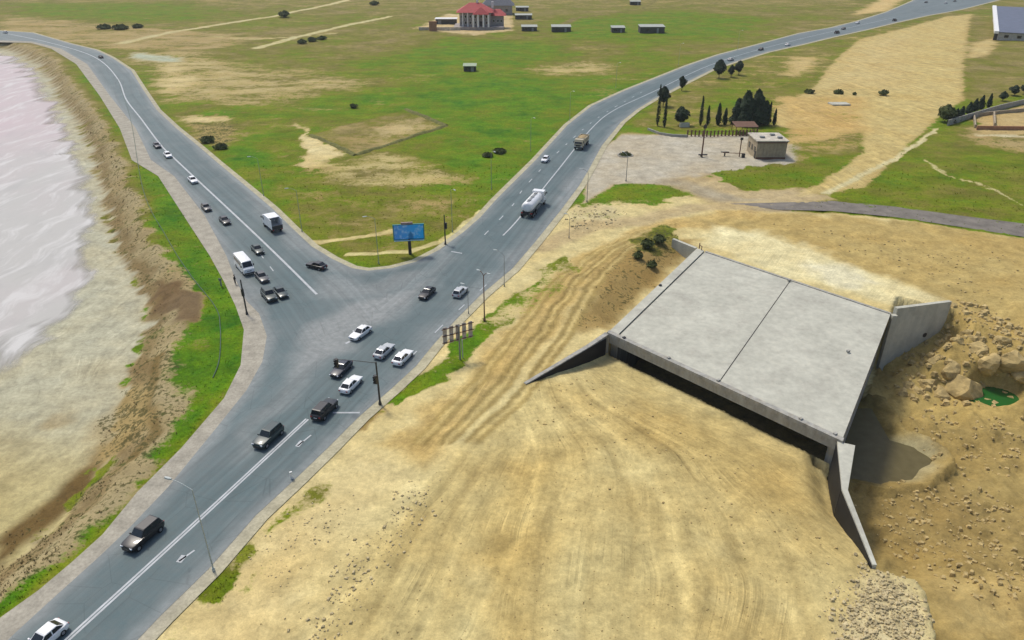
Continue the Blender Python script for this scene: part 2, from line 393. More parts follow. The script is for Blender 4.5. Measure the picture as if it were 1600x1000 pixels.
cover([(60, 665), (75, 645), (105, 645), (120, 655), (95, 668)], -3, w=2, so=(.26, .18, .075), k=.8)
cover([(0, 560), (40, 540), (100, 545), (95, 570), (40, 580), (0, 590)], -3, w=4, so=(.58, .565, .52), k=.7)
cover([(0, 440), (60, 430), (130, 380), (150, 410), (60, 470), (0, 480)], -3, w=8, so=(.52, .50, .46), k=.7)
# works ground
WORKS = [(190, 1060), (217, 1012), (250, 966), (325, 893), (400, 808), (462, 751), (512, 703), (562, 653), (612, 610), (650, 575), (712, 503), (750, 465), (800, 423), (837, 380), (878, 332), (905, 318), (1070, 305), (1200, 330), (1300, 334), (1400, 342), (1500, 358), (1700, 388), (2000, 440), (2000, 1200), (190, 1200)]
cover(WORKS, 0, w=1.5, g=.0, l=.5, so=SAND, sc=0.03, wob=False)
cover([(380, 1100), (470, 900), (640, 740), (560, 690), (400, 840), (230, 1010)], w=6, so=(.555, .46, .275), k=.8)
# mound
cover([(420, 1150), (560, 880), (700, 720), (820, 610), (960, 566, -2.5), (1290, 730, -2.5), (1368, 885), (1440, 950), (1440, 1150)], -.3, w=4, so=(.475, .39, .21), tr=.9)
cover([(700, 1100), (720, 880), (800, 720), (900, 690), (870, 820), (830, 950), (820, 1100)], w=8, so=(.385, .28, .115), k=.6)
cover([(680, 1100), (720, 900), (760, 900), (760, 1100)], w=6, so=(.53, .46, .27), k=.8)
cover([(860, 940), (900, 860), (930, 880), (920, 1100), (860, 1100)], w=6, so=(.53, .46, .27), k=.7)
cover([(1000, 620, -2), (1250, 720, -2), (1340, 880), (1250, 860), (1120, 740), (960, 680)], w=8, so=(.38, .28, .12), k=.7)
# ruts of the haul track
cover([(600, 690), (720, 600), (820, 480), (900, 400), (1000, 350), (1190, 320), (1190, 345), (1040, 362), (960, 410), (880, 500), (790, 600), (660, 730)], w=3, so=(.47, .355, .17), tr=.95)
cover([(880, 520), (960, 400), (1030, 365), (1080, 380, -1), (950, 518, -1)], w=4, so=(.31, .22, .095), sc=.42)
cover([(985, 385), (1030, 362), (1058, 370), (1050, 400), (1000, 405)], -1.5, w=2, g=.7, l=.4, sc=.5)
for dx, sh in ((0, .62), (16, .7), (44, .6), (60, .72), (-28, .75), (-42, .8)):
    line([(690 + dx, 690), (780 + dx, 600), (838 + dx * .9, 520), (890 + dx * .75, 445), (955 + dx * .5, 390), (1040 + dx * .2, 352)], .95, so=(.42 * sh, .32 * sh, .14 * sh), k=.9)
for dx in (8, 52, -35):
    line([(690 + dx, 690), (780 + dx, 600), (838 + dx * .9, 520), (890 + dx * .75, 445), (955 + dx * .5, 390), (1040 + dx * .2, 352)], .7, so=(.54, .43, .22), k=.6)
# verges
cover([(300, 932), (395, 838), (405, 850), (332, 945)], w=1, g=.78, l=.45)
cover([(395, 840), (450, 785), (480, 752), (515, 755), (500, 790), (420, 840)], w=2, g=.5, l=.4)
cover([(240, 1010), (300, 935), (340, 945), (420, 850), (430, 870), (340, 980), (280, 1010)], w=2, g=.3, l=.35)
cover([(560, 665), (592, 632), (600, 640), (578, 668)], w=1, g=.5, l=.2, so=(.28, .2, .09))
cover([(598, 628), (680, 560), (760, 490), (830, 438), (882, 398), (892, 408), (835, 466), (765, 532), (690, 598), (620, 636)], w=1.6, g=.85, l=.66)
cover([(760, 500), (880, 400), (900, 420), (830, 500)], w=4, g=.42, l=.45)
cover([(880, 345), (900, 320), (960, 318), (980, 345), (900, 362)], w=3, g=.3, so=(.5, .43, .28))
cover([(905, 322), (960, 290), (1000, 285), (1060, 290), (1074, 305), (1030, 321), (960, 320)], w=2.5, g=.86, l=.58)
YARD = [(918, 268), (940, 232), (972, 210), (1180, 212), (1250, 228), (1240, 262), (1110, 272), (1065, 288), (960, 288), (912, 318)]
cover(YARD, w=1.5, g=0, so=(.40, .37, .35), wob=False)
cover([(1050, 280), (1110, 270), (1170, 300), (1250, 292), (1300, 310), (1200, 332), (1100, 312)], w=3, g=.05, so=(.40, .32, .21))
line([(1225, 323), (1150, 316), (1100, 300), (1050, 284)], 6.5, g=0, so=(.31, .275, .235), k=.8)
line([(850, 385), (920, 352), (1000, 345), (1080, 325), (1200, 318)], 5, g=0, so=(.42, .34, .22), tr=.5)
# right side
cover([(1110, 268), (1200, 262), (1340, 230), (1352, 245), (1275, 284), (1160, 296)], w=1.5, g=.98, l=.5, sc=.33)
cover([(1300, 288), (1400, 240), (1470, 195), (1600, 150), (1900, 120), (1900, 400), (1600, 347), (1480, 325), (1380, 310)], w=2, g=1.0, l=.47, sc=.36)
cover([(1500, 200), (1600, 185), (1750, 180), (1750, 240), (1600, 240), (1500, 225)], w=4, g=.5, l=.2, so=(.36, .28, .15))
cover([(1520, 178), (1600, 165), (1700, 160), (1700, 212), (1540, 210)], w=2, g=.12, so=(.43, .33, .18))
cover([(990, 195), (1020, 158), (1062, 136), (1112, 111), (1200, 84), (1350, 50), (1480, 25), (1330, 70), (1270, 140), (1215, 195), (1080, 205)], w=3, g=.72, l=.32, so=(.42, .32, .15))
cover([(1100, 140), (1180, 125), (1200, 165), (1110, 175)], w=4, g=.9, l=.5)
FARSAND = [(1517, 22), (1508, 90), (1506, 155), (1468, 182), (1425, 222), (1352, 292), (1250, 306), (1292, 280), (1345, 240), (1352, 205), (1215, 198), (1215, 170), (1268, 142), (1310, 90), (1342, 64), (1480, 26)]
cover(FARSAND, w=1.6, g=.0, so=(.46, .37, .185), tr=1.0, wob=False)
cover([(1275, 138), (1345, 70), (1420, 50), (1410, 140)], w=6, so=(.48, .385, .21), k=.7)
cover([(1215, 150), (1350, 150), (1355, 200), (1300, 235), (1230, 225)], w=5, g=.22, l=.3, so=(.46, .33, .15))
cover([(1230, 230), (1345, 205), (1345, 235), (1240, 255)], w=3, g=.6, l=.3)
cover([(1240, 90), (1290, 88), (1250, 122), (1225, 118)], w=4, g=.2, so=(.45, .35, .18))
cover([(1519, 25), (1600, 60), (1800, 60), (1800, 130), (1600, 148), (1512, 165), (1510, 90)], w=2, g=.82, l=.2, so=(.3, .22, .1))
cover([(1518, 66), (1560, 60), (1552, 82), (1515, 92)], w=2, g=.15, so=(.45, .36, .19))
line([(1290, 302), (1400, 248), (1440, 220), (1465, 200)], 1.5, g=.05, so=(.52, .48, .33))
line([(1445, 250), (1480, 275), (1540, 290), (1600, 320)], 1.2, g=.35, so=(.45, .42, .25))
line([(1530, 212), (1600, 214)], 2.2, g=.0, so=(.5, .46, .36))
# behind the bridge
cover([(1080, 350), (1200, 336), (1400, 345), (1700, 390), (1700, 600), (1560, 520), (1400, 440), (1200, 380)], -.3, w=3, so=(.39, .30, .14), sc=.08)
cover([(1085, 385), (1120, 358), (1200, 365), (1300, 405), (1420, 450), (1530, 490), (1600, 540), (1600, 570), (1500, 500), (1400, 480), (1240, 440)], -.5, w=4, so=(.62, .56, .385), tr=.5)
cover([(1260, 420), (1330, 415), (1380, 450), (1300, 455)], -.5, w=4, so=(.60, .57, .48), k=.8)
# pit
pm = sstep(16, 6, SDP) * ((BA > 1.0) | (BB < 0)) * (SDP < 200) * ((X > CW[1][0] - 1) | (SDP < 0))
pm = np.where((BB < 0) & (SDP > 1.0) & (X < CW[2][0] + 6), 0, pm)
pm *= sstep(1.3, 1.1, BB)
for i, v in enumerate((.31, .235, .105)): soil[..., i] += (v - soil[..., i]) * pm
track *= 1 - pm; scrub += pm * .1
cover([(1400, 600), (1400, 520), (1490, 500), (1590, 540), (1590, 610), (1500, 620)], -4, w=4, so=(.40, .30, .13))
cover([(1330, 590), (1380, 640), (1400, 700), (1380, 770), (1335, 760), (1322, 690)], -9, w=3, so=(.16, .125, .05))  # dark mud, with the deck's shadow painted into the soil colour
cover([(1390, 690), (1440, 690), (1480, 720), (1430, 752), (1370, 755)], -9, w=3, so=(.34, .30, .20))
cover([(1340, 760), (1480, 740), (1600, 800), (1600, 900), (1420, 850), (1370, 850)], -7.5, w=6, so=(.26, .195, .09), k=.7)
cover([(1450, 880), (1600, 900), (1650, 1000), (1500, 1000)], -5.5, w=6, so=(.42, .33, .17), k=.7)
cover([(1480, 590), (1540, 600), (1600, 620), (1600, 660), (1500, 650)], -8, w=5, so=(.42, .31, .13), k=.7)
cover([(1310, 1010), (1320, 955), (1372, 888), (1440, 950), (1445, 1010)], -.5, w=2.5, so=(.50, .43, .29), tr=0)
soil[..., 2] *= .79; soil[..., 1] *= .985
# direction of the wheel tracks: interpolate between two drive lines
yl = np.array([G(0, p)[1] for p in (1150, 1000, 900, 800, 700, 620, 560, 500, 430, 370, 320)])
xl = np.array([G(x, p)[0] for x, p in zip((250, 360, 440, 540, 650, 720, 770, 820, 880, 950, 1080), (1150, 1000, 900, 800, 700, 620, 560, 500, 430, 370, 320))])
xr = np.array([G(x, p)[0] for x, p in zip((1330, 1330, 1300, 1230, 1120, 960, 900, 885, 945, 1010, 1160), (1150, 1000, 900, 800, 700, 620, 560, 500, 430, 370, 320))])
LX = np.interp(Y, yl, xl); RX = np.interp(Y, yl, xr)
tt = (X - LX) / (RX - LX)
rut = np.zeros_like(X); wtr = np.maximum(RX - LX, 6)
for t0, sg, a_ in ((.06, 1, .9), (.115, 1, .9), (.2, -1, .8), (.255, -1, .8), (.33, 1, 1), (.38, 1, 1), (.47, 1, .6), (.52, 1, .6), (.585, -1, .7), (.63, -1, .7), (.72, 1, 1), (.765, 1, 1), (.83, -1, .8), (.88, 1, .9), (.925, 1, .9), (.97, -1, .6)):
    wob_ = (vnoise(Y * .045 + t0 * 40, 0 * Y, 5) - .5) * .09
    rut += sg * a_ * np.exp(-(((tt - t0 - wob_) * wtr) / .5) ** 2) * sstep(.30, .55, vnoise(Y * .09 + t0 * 91, X * .05, 13))
rut *= sstep(3, -2, sdf(X, Y, GP([(420, 1150), (520, 920), (680, 740), (820, 612), (960, 590), (1270, 735), (1355, 885), (1330, 1150)], -.3), 20))
for i in range(3): soil[..., i] *= 1 + np.clip(rut, -1, 1) * (.25, .265, .29)[i]
H -= np.abs(np.clip(rut, -1, 1)) * .16
works = sstep(2, -2, sdf(X, Y, GP(WORKS), 30)) * (Y < 160)
flow[..., 0] = np.where(works > .5, tt * 34, X + 0.16 * Y)
flow[..., 1] = Y
fa = np.array(G(0, 470, -3)); fb = np.array(G(160, 350, -3)); fd = (fb - fa) / np.hypot(*(fb - fa))
flow[..., 0] = np.where(SDL < 0, (X * fd[1] - Y * fd[0]) * .55 + (fbm(X * .05, Y * .05, 88, 3) - .5) * 9, flow[..., 0] + (fbm(X * .06, Y * .06, 90, 2) - .5) * 5 * (Y < 160))
wm = sstep(70, 92, Y + (X + 60) * .25) * fl
for i, v in enumerate((.40, .39, .29 / .79 * .93)): soil[..., i] += (v * (1, .985, .79)[i] - soil[..., i]) * wm * .8
flow[..., 1] = np.where(SDL < 0, (X * fd[0] + Y * fd[1]) * 1.5, Y)
track = np.where(SDL < -1, np.maximum(track, .7 * sstep(58, 75, Y)), track)
lush -= .38 * sstep(13, 6, SDL) * sstep(110, 170, Y) * (SDL < 500)
lush = np.clip(lush, 0, 1); grass = np.clip(grass, 0, 1); scrub = np.clip(scrub, 0, 1)
# shallow ruts where lorries drive
H += track * (vnoise(flow[..., 0] * .8, Y * .02, 77) - .5) * .16 * np.where(SDR > 2, 1, 0)

def grid_mesh(name, X, Y, Z):
    ny, nx = X.shape
    me = bpy.data.meshes.new(name)
    v = np.stack([X, Y, Z], -1).reshape(-1, 3).astype(np.float32)
    i = np.arange((ny - 1) * (nx - 1)); r = i // (nx - 1); c = i % (nx - 1); b = r * nx + c
    f = np.stack([b, b + 1, b + nx + 1, b + nx], -1).astype(np.int32)
    me.vertices.add(len(v)); me.vertices.foreach_set("co", v.ravel())
    me.loops.add(f.size); me.loops.foreach_set("vertex_index", f.ravel())
    me.polygons.add(len(f)); me.polygons.foreach_set("loop_start", np.arange(0, f.size, 4, dtype=np.int32))
    me.update(calc_edges=True); me.validate()
    me.polygons.foreach_set("use_smooth", np.ones(len(f), bool))
    return me
def pattr(me, name, arr, typ='FLOAT_COLOR'):
    a = me.attributes.new(name, typ, 'POINT')
    if typ == 'FLOAT_COLOR':
        if arr.shape[-1] == 3: arr = np.concatenate([arr, np.ones(arr.shape[:-1] + (1,))], -1)
        a.data.foreach_set("color", arr.reshape(-1).astype(np.float32))
    else: a.data.foreach_set("vector", arr.reshape(-1).astype(np.float32))

# ------------------------------------------------------------------ ground material
n = NT("ground_cover"); P = n.pos()
so_ = n.attr("soil").outputs['Color']; ca = n.attr("cover"); cr, cg, cb = n.sep(ca.outputs['Color'])[:3]; ct = ca.outputs['Alpha']
fl_ = n.attr("flow").outputs['Vector']
n0 = n.noise(P, .07, 4); n1 = n.noise(P, .35, 6); n2 = n.noise(P, 1.6, 6, .62); n3 = n.noise(P, 6, 4, .6)
st1 = n.noise(n.scale(fl_, (.75, .022, 0)), 1.0, 5, .65); st2 = n.noise(n.scale(fl_, (3.1, .06, 0)), 1.0, 4, .6)
k = n.mth('MULTIPLY', n.mr(n1, .3, .7, .80, 1.2), n.mr(n2, .3, .7, .82, 1.17))
k = n.mth('MULTIPLY', k, n.mr(n3, .3, .7, .88, 1.12))
stk = n.mth('MULTIPLY', n.mr(st1, .32, .68, .77, 1.17), n.mr(st2, .36, .66, .93, 1.06))
ct = n.mth('MULTIPLY', ct, n.mr(n.noise(P, .11, 4), .36, .62, .4, 1.0))
stk = n.mth('ADD', n.mth('MULTIPLY', n.mth('SUBTRACT', stk, 1.0), ct), 1.0)
tl1 = n.noise(n.scale(fl_, (2.0, .010, 0)), 1.0, 2, .5); tl2 = n.noise(n.scale(fl_, (2.6, .013, 7)), 1.0, 2, .5)
thin = n.mth('SUBTRACT', n.mth('MULTIPLY', n.mr(tl1, .57, .61, 0, 1), n.mr(tl1, .66, .62, 0, 1)), n.mth('MULTIPLY', n.mr(tl2, .57, .61, 0, 1), n.mr(tl2, .67, .62, 0, 1)))
thin = n.mth('MULTIPLY', thin, n.mth('MULTIPLY', ct, n.mr(n.noise(P, .16, 4), .46, .6, 0, 1.0)))
stk = n.mth('ADD', stk, n.mth('MULTIPLY', thin, .26))
sc = n.mulv(so_, n.mth('MULTIPLY', k, stk))
sc = n.mix(n.mr(n0, .42, .66, 0, .5), sc, n.mix(1.0, sc, (.92, .81, .64), 'MULTIPLY'))
sc = n.mix(n.mr(n.noise(P, .13, 5, .6), .54, .68, 0, .55), sc, n.mix(1.0, sc, (1.14, 1.18, 1.28), 'MULTIPLY'))
# dark clods and stones
clod = n.mr(n.noise(P, 3.1, 5, .7), .60, .68, 0, .45)
sc = n.mix(clod, sc, n.mulv(sc, .55))
lsh = n.mth('ADD', cg, n.mth('ADD', n.mth('MULTIPLY', n.mth('SUBTRACT', n1, .5), .6), n.mth('MULTIPLY', n.mth('SUBTRACT', n0, .5), 1.0)))
gc = n.ramp(lsh, [(0.0, (.225, .178, .066)), (.3, (.150, .140, .022)), (.52, (.122, .155, .006)), (.75, (.082, .165, .003)), (1.0, (.030, .115, .004))])
gc = n.mulv(gc, n.mth('MULTIPLY', n.mr(n.noise(n.scale(P, (.6, 1, 1)), .16, 8, .72), .33, .67, .76, 1.28), n.mth('MULTIPLY', n.mr(n2, .3, .7, .70, 1.28), n.mr(n3, .3, .7, .75, 1.25))))
gm = n.mth('ADD', cr, n.mth('ADD', n.mth('MULTIPLY', n.mth('SUBTRACT', n2, .5), 1.1), n.mth('MULTIPLY', n.mth('SUBTRACT', n1, .5), .9)))
gm = n.mth('ADD', gm, n.mth('MULTIPLY', n.mth('SUBTRACT', n.noise(n.scale(P, (.35, 1, 1)), .11, 5, .65), .5), 1.5))
gm = n.mr(gm, .36, .66, 0, 1)
gate = n.mr(cr, .02, .12, 0, 1)
col = n.mix(n.mth('MULTIPLY', gm, gate), sc, gc)
sm = n.mth('ADD', cb, n.mth('ADD', n.mth('MULTIPLY', n.mth('SUBTRACT', n2, .5), 1.3), n.mth('MULTIPLY', n.mth('SUBTRACT', n1, .5), .6)))
sm = n.mth('MULTIPLY', n.mr(sm, .46, .60, 0, .85), n.mr(cb, .02, .1, 0, 1))
col = n.mix(sm, col, n.mix(n3, (.075, .058, .022), (.05, .06, .018)))
n.bump(n.mth('ADD', n.mth('MULTIPLY', n2, .8), n.mth('ADD', n.mth('MULTIPLY', n3, .35), n.mth('ADD', n.mth('MULTIPLY', n.mth('MULTIPLY', st1, ct), .8), n.mth('MULTIPLY', thin, .35)))), .42, .2)
M_GROUND = n.fin(col, .95, .12)

me = grid_mesh("ground", X, Y, H)
pattr(me, "soil", soil); pattr(me, "cover", np.stack([grass, lush, scrub, track], -1)); pattr(me, "flow", flow, 'FLOAT_VECTOR')
tag(place("ground", me, M_GROUND), kind="structure")
def hz(x, y):
    i = min(max(int(np.searchsorted(xs, x)) - 1, 0), nx - 2); j = min(max(int(np.searchsorted(ys, y)) - 1, 0), ny - 2)
    u = (x - xs[i]) / (xs[i + 1] - xs[i]); v = (y - ys[j]) / (ys[j + 1] - ys[j])
    return float(H[j, i] * (1 - u) * (1 - v) + H[j, i + 1] * u * (1 - v) + H[j + 1, i] * (1 - u) * v + H[j + 1, i + 1] * u * v)

# ------------------------------------------------------------------ sheets (roads and water) with inner points
def sheet(name, poly, z, step, mat, attrs=None, kind="structure", grow=1.0):
    p = np.array(poly); x0, y0 = p.min(0); x1, y1 = p.max(0)
    pts = []; y = y0 + .3; s = step
    while y < y1:
        s = step * max(1.0, y / 120 * grow)
        gx = np.arange(x0 + .3, x1, s); pts.append(np.stack([gx + RNG.uniform(-.2, .2) * s, np.full(gx.shape, y)], -1)); y += s
    q = np.concatenate(pts); d = sdf(q[:, 0], q[:, 1], poly, 5); q = q[d < -.35 * step]
    vin = [Vector(a) for a in poly] + [Vector(a) for a in q]
    ed = [(i, (i + 1) % len(poly)) for i in range(len(poly))]
    vo, _, fo, *_ = geometry.delaunay_2d_cdt(vin, ed, [], 1, 1e-4)
    me = bpy.data.meshes.new(name); me.from_pydata([(v.x, v.y, z) for v in vo], [], [tuple(f) for f in fo]); me.update()
    for pl in me.polygons:
        if pl.normal.z < 0: pl.flip()
    vx = np.array([v.x for v in vo]); vy = np.array([v.y for v in vo])
    if attrs:
        for nme, arr in attrs(vx, vy).items(): pattr(me, nme, arr)
    return tag(place(name, me, mat), kind=kind)

n = NT("shoulder_gravel"); P = n.pos()
a = n.noise(P, .5, 5); b = n.noise(P, 3, 5, .65)
dst = n.sep(n.attr("mix").outputs['Color'])[0]
base = n.mix(dst, (.39, .36, .245), (.335, .31, .25))
n.bump(b, .4, .08)
M_SHOULDER = n.fin(n.mulv(base, n.mth('MULTIPLY', n.mr(a, .3, .7, .8, 1.2), n.mr(b, .3, .7, .8, 1.2))), .95, .1)
wsh = GP(W_EDGE)
sheet("road_shoulder", SHOULDER, -0.005, 2.2, M_SHOULDER,
      lambda x, y: {"mix": np.stack([sstep(14, 9, seg_dist(x, y, wsh))] * 3, -1)})

n = NT("asphalt"); P = n.pos()
at = n.sep(n.attr("wear").outputs['Color'])
a = n.noise(P, .12, 5); b = n.noise(P, 1.1, 6, .6); c = n.noise(P, 14, 3)
u = n.attr("lane").outputs['Color']; us = n.sep(u)
st = n.noise(n.scale(u, (1.1, .02, 0)), 1.0, 5, .6)
base = n.mix(n.mr(a, .35, .65, 0, 1), (.076, .115, .121), (.098, .132, .136))
base = n.mix(n.mth('MULTIPLY', at[0], n.mr(b, .25, .7, .6, 1.1)), base, (.27, .275, .265))
base = n.mulv(base, n.mth('MULTIPLY', n.mr(st, .3, .7, .80, 1.18), n.mth('MULTIPLY', n.mr(b, .3, .7, .9, 1.1), n.mr(c, .3, .7, .92, 1.08))))
crack = n.mr(n.vor(n.scale(P, (1, 1, 1)), .22, 'DISTANCE_TO_EDGE'), 0, .012, .75, 1)
base = n.mulv(base, n.mth('MAXIMUM', crack, n.mr(a, .45, .55, .0, 1)))
n.bump(c, .15, .02)
M_ASPHALT = n.fin(base, n.mr(b, .3, .7, .62, .8), .35)
DUST = [([(405, 490), (430, 470), (470, 440), (500, 455), (520, 480), (640, 450), (690, 405), (640, 425), (580, 430), (540, 425), (560, 440), (480, 430), (420, 440)], .0),
        ([(458, 600), (466, 545), (484, 500), (530, 480), (640, 450), (680, 432), (640, 480), (560, 525), (500, 570), (445, 625), (375, 705), (405, 655)], .75),
        ([(500, 425), (570, 440), (660, 420), (700, 392), (715, 400), (640, 450), (560, 470), (490, 460)], .5),
        ([(600, 640), (700, 530), (800, 430), (880, 330), (920, 268), (935, 245), (900, 310), (840, 350), (760, 430), (690, 490), (640, 540)], .4),
        ([(750, 462), (800, 420), (905, 290), (940, 228), (1000, 168), (990, 180), (890, 280), (840, 360), (780, 425)], .75),
        ([(370, 440), (340, 360), (270, 270), (210, 195), (170, 148), (180, 150), (240, 230), (310, 310), (375, 400), (420, 470), (420, 520), (400, 500)], .5),
        ([(400, 305), (520, 404), (575, 423), (550, 432), (470, 395), (390, 310)], .55)]
def road_attr(x, y):
    wgt = np.zeros_like(x)
    wx = x + (fbm(x * .2, y * .2, 3, 3) - .5) * 5; wy = y + (fbm(x * .2, y * .2, 4, 3) - .5) * 5
    for pl, k in DUST: wgt = np.maximum(wgt, k * sstep(2.2, -2.2, sdf(wx, wy, GP(pl), 20)))
    edge = seg_dist(x, y, ROAD, True); wgt = np.maximum(wgt, .6 * sstep(1.8, .2, edge))
    wgt = np.maximum(wgt, .25 * sstep(250, 500, y))
    ds = seg_dist(x, y, C_S); dl = seg_dist(x, y, C_L); d = np.minimum(ds, dl)
    along = y * 1.0
    return {"wear": np.stack([wgt] * 3, -1), "lane": np.stack([d, along, 0 * d], -1)}
sheet("main_road", ROAD, 0.02, 1.6, M_ASPHALT, road_attr)
def side_attr(x, y):
    d = seg_dist(x, y, GP([(1215, 323), (1300, 323), (1400, 332), (1500, 348), (1700, 375)]))
    return {"wear": np.stack([.22 + .4 * sstep(1.0, 2.3, d)] * 3, -1), "lane": np.stack([d, x, 0 * d], -1)}
sheet("side_road", GP([(1205, 316), (1300, 314), (1400, 323), (1500, 338), (1600, 350), (1800, 385), (1800, 402), (1600, 368), (1500, 354), (1400, 339), (1300, 330), (1205, 328)]), 0.45, 1.6, M_ASPHALT, side_attr) if False else None
SIDE = GP([(1140, 318), (1215, 317), (1300, 314), (1400, 323), (1500, 338), (1600, 350), (1800, 385), (1800, 402), (1600, 370), (1500, 355), (1400, 340), (1300, 331), (1215, 328)])
so_side = sheet("side_road", SIDE, 0.0, 1.2, plain("old_side_asphalt", (.165, .148, .125), .9, var=.25, sc=.4))
for v in so_side.data.vertices: v.co.z = hz(v.co.x, v.co.y) + 0.07

# water
n = NT("salt_lake_water"); P = n.pos()
a = n.noise(n.scale(P, (1, .55, 1)), .05, 5, .6); b = n.noise(n.scale(P, (1, .5, 1)), .25, 6, .65)
pk = n.sep(n.attr("pink").outputs['Color'])[0]
c = n.mix(n.mth('ADD', n.mth('MULTIPLY', pk, .8), n.mr(a, .35, .65, -.25, .25)), (.39, .38, .355), (.435, .355, .36))
fo_ = n.noise(n.scale(n.attr('wave').outputs['Color'], (.5, .03, 0)), 1.0, 6, .65)
c = n.mix(n.mr(fo_, .50, .62, 0, .6), c, (.56, .55, .53))
c = n.mulv(c, n.mr(b, .25, .5, .86, 1.0))
n.bump(n.noise(n.scale(P, (1, .6, 1)), 1.4, 5), .12, .1)
M_WATER = n.fin(c, n.mr(b, .3, .7, .45, .65), .25)
tr0 = n.t.nodes.new("ShaderNodeBsdfTransparent"); mx0 = n.t.nodes.new("ShaderNodeMixShader")
dpt = n.mth('ADD', n.sep(n.attr("depth").outputs['Color'])[0], n.mth('MULTIPLY', n.mth('SUBTRACT', fo_, .5), 1.2))
n.lk(n.mr(dpt, .1, .8, 0, 1), mx0.inputs[0]); n.lk(tr0.outputs[0], mx0.inputs[1]); n.lk(n.b.outputs[0], mx0.inputs[2]); n.lk(mx0.outputs[0], n.out.inputs[0])
LAKE = GP([(-900, 70), (-150, 70), (0, 82), (28, 88), (58, 106), (74, 130), (90, 160), (108, 188), (124, 225), (138, 262), (148, 300), (156, 330), (150, 370), (152, 410), (150, 450), (120, 500), (60, 545), (0, 590), (-120, 660), (-500, 620), (-900, 700)], -3)
lk = []
for i in range(len(LAKE)):
    a0 = Vector(LAKE[i]); b0 = Vector(LAKE[(i + 1) % len(LAKE)])
    if i < 1 or i > 17: lk.append(tuple(a0)); continue
    m = max(1, int((b0 - a0).length / 2.5)); t = (b0 - a0).normalized()
    for j in range(m):
        p = a0.lerp(b0, j / m); r = (fbm(np.array([p.x * .3]), np.array([p.y * .3]), 8, 3)[0] - .5) * 7.5
        lk.append((p.x - t.y * r, p.y + t.x * r))
sheet("lake_water", lk, -2.9, 4, M_WATER, lambda x, y: {"pink": np.stack([sstep(170, 330, y + (-x - 60) * .5)] * 3, -1), "depth": np.stack([np.minimum(sstep(.3, 3, seg_dist(x, y, lk, True)), .02 + .98 * sstep(70, 112, y + (x + 60) * .2))] * 3, -1), "wave": np.stack([(x * fd[1] - y * fd[0]) * .55 + (fbm(x * .05, y * .05, 88, 3) - .5) * 9, (x * fd[0] + y * fd[1]) * 1.5, 0 * x], -1)})
n = NT("green_pool_water"); M_POOL = n.fin((.02, .11, .022), .12, .5)
n = NT("muddy_pool_water"); q = n.noise(n.pos(), .8, 4); M_MUD = n.fin(n.mix(q, (.085, .066, .022), (.15, .125, .055)), .4, .15)
def blob(c, rx, ry, seg=26, seed=1):
    rr = random.Random(seed); ph = [rr.uniform(0, 6.3) for _ in range(3)]
    return [(c[0] + math.cos(t) * rx * (1 + .12 * math.sin(2 * t + ph[0]) + .08 * math.sin(3 * t + ph[1])), c[1] + math.sin(t) * ry * (1 + .12 * math.sin(2 * t + ph[2]) + .06 * math.sin(5 * t))) for t in [2 * math.pi * i / seg for i in range(seg)]]

# ------------------------------------------------------------------ painted markings
M_PAINT = plain("road_paint", (.40, .42, .43), .6, .3, var=.16, sc=.8)
def resample(p, step):
    out = [Vector(p[0])]
    for a, b in zip(p, p[1:]):
        a = Vector(a); b = Vector(b); m = max(1, int((b - a).length / step))
        out += [a.lerp(b, (j + 1) / m) for j in range(m)]
    return out
def smooth_line(p):
    p = [Vector(a) for a in p]; out = []
    for i in range(len(p) - 1):
        p0 = p[max(i - 1, 0)]; p1 = p[i]; p2 = p[i + 1]; p3 = p[min(i + 2, len(p) - 1)]
        for j in range(8):
            t = j / 8; out.append(.5 * ((2 * p1) + (p2 - p0) * t + (2 * p0 - 5 * p1 + 4 * p2 - p3) * t * t + (3 * p1 - p0 - 3 * p2 + p3) * t ** 3))
    return out + [p[-1]]
def stripe(mb, p, wid, z=.026, dash=None, off=0.0):
    p = resample(smooth_line(p), .8); L = 0; prev = None
    for i in range(len(p)):
        t = (p[min(i + 1, len(p) - 1)] - p[max(i - 1, 0)]).normalized(); nn = Vector((-t.y, t.x))
        if i: L += (p[i] - p[i - 1]).length
        on = dash is None or (L % (dash[0] + dash[1])) < dash[0]
        c = p[i] + nn * off
        cur = ((c.x - nn.x * wid / 2, c.y - nn.y * wid / 2, z), (c.x + nn.x * wid / 2, c.y + nn.y * wid / 2, z)) if on else None
        if prev and cur: mb.add([prev[0], cur[0], cur[1], prev[1]], [(0, 1, 2, 3)])
        prev = cur
def mark(name, segs):
    mb = MB()
    for s in segs: stripe(mb, *s[:2], **(s[2] if len(s) > 2 else {}))
    o = mb.build(name, M_PAINT); tag(o, kind="structure"); return o
cs = GP([(-60, 1150), (105, 1000), (300, 822), (480, 655)])
mark("road_marking", [(cs, .23, dict(off=.17)), (cs, .23, dict(off=-.17))])
mark("road_marking", [(GP([(8, 52), (62, 63), (125, 80), (160, 97), (185, 125), (197, 155), (220, 185), (250, 225), (275, 250), (400, 367), (495, 460)]), .42)])
mark("road_marking", [(GP([(786, 368), (812, 340), (870, 268), (925, 200), (960, 172), (1015, 146), (1125, 96), (1250, 61), (1400, 27)]), .3)])
mark("road_marking", [(GP([(757, 367), (800, 322), (822, 290), (880, 230), (940, 180), (1010, 140)]), .22, dict(dash=(3, 6), off=0))])
mark("road_marking", [(GP([(520, 645), (562, 645)]), .3)])
mark("road_marking", [(GP([(465, 697), (486, 680)]), .2), (GP([(472, 689), (464, 698)]), .55)])
mark("road_marking", [(GP([(280, 877), (304, 860)]), .2), (GP([(288, 868), (279, 879)]), .6)])
mark("road_marking", [(GP([(705, 393), (722, 396)]), .3)])
mark("road_marking", [(GP([(540, 537), (548, 533)]), .4)])
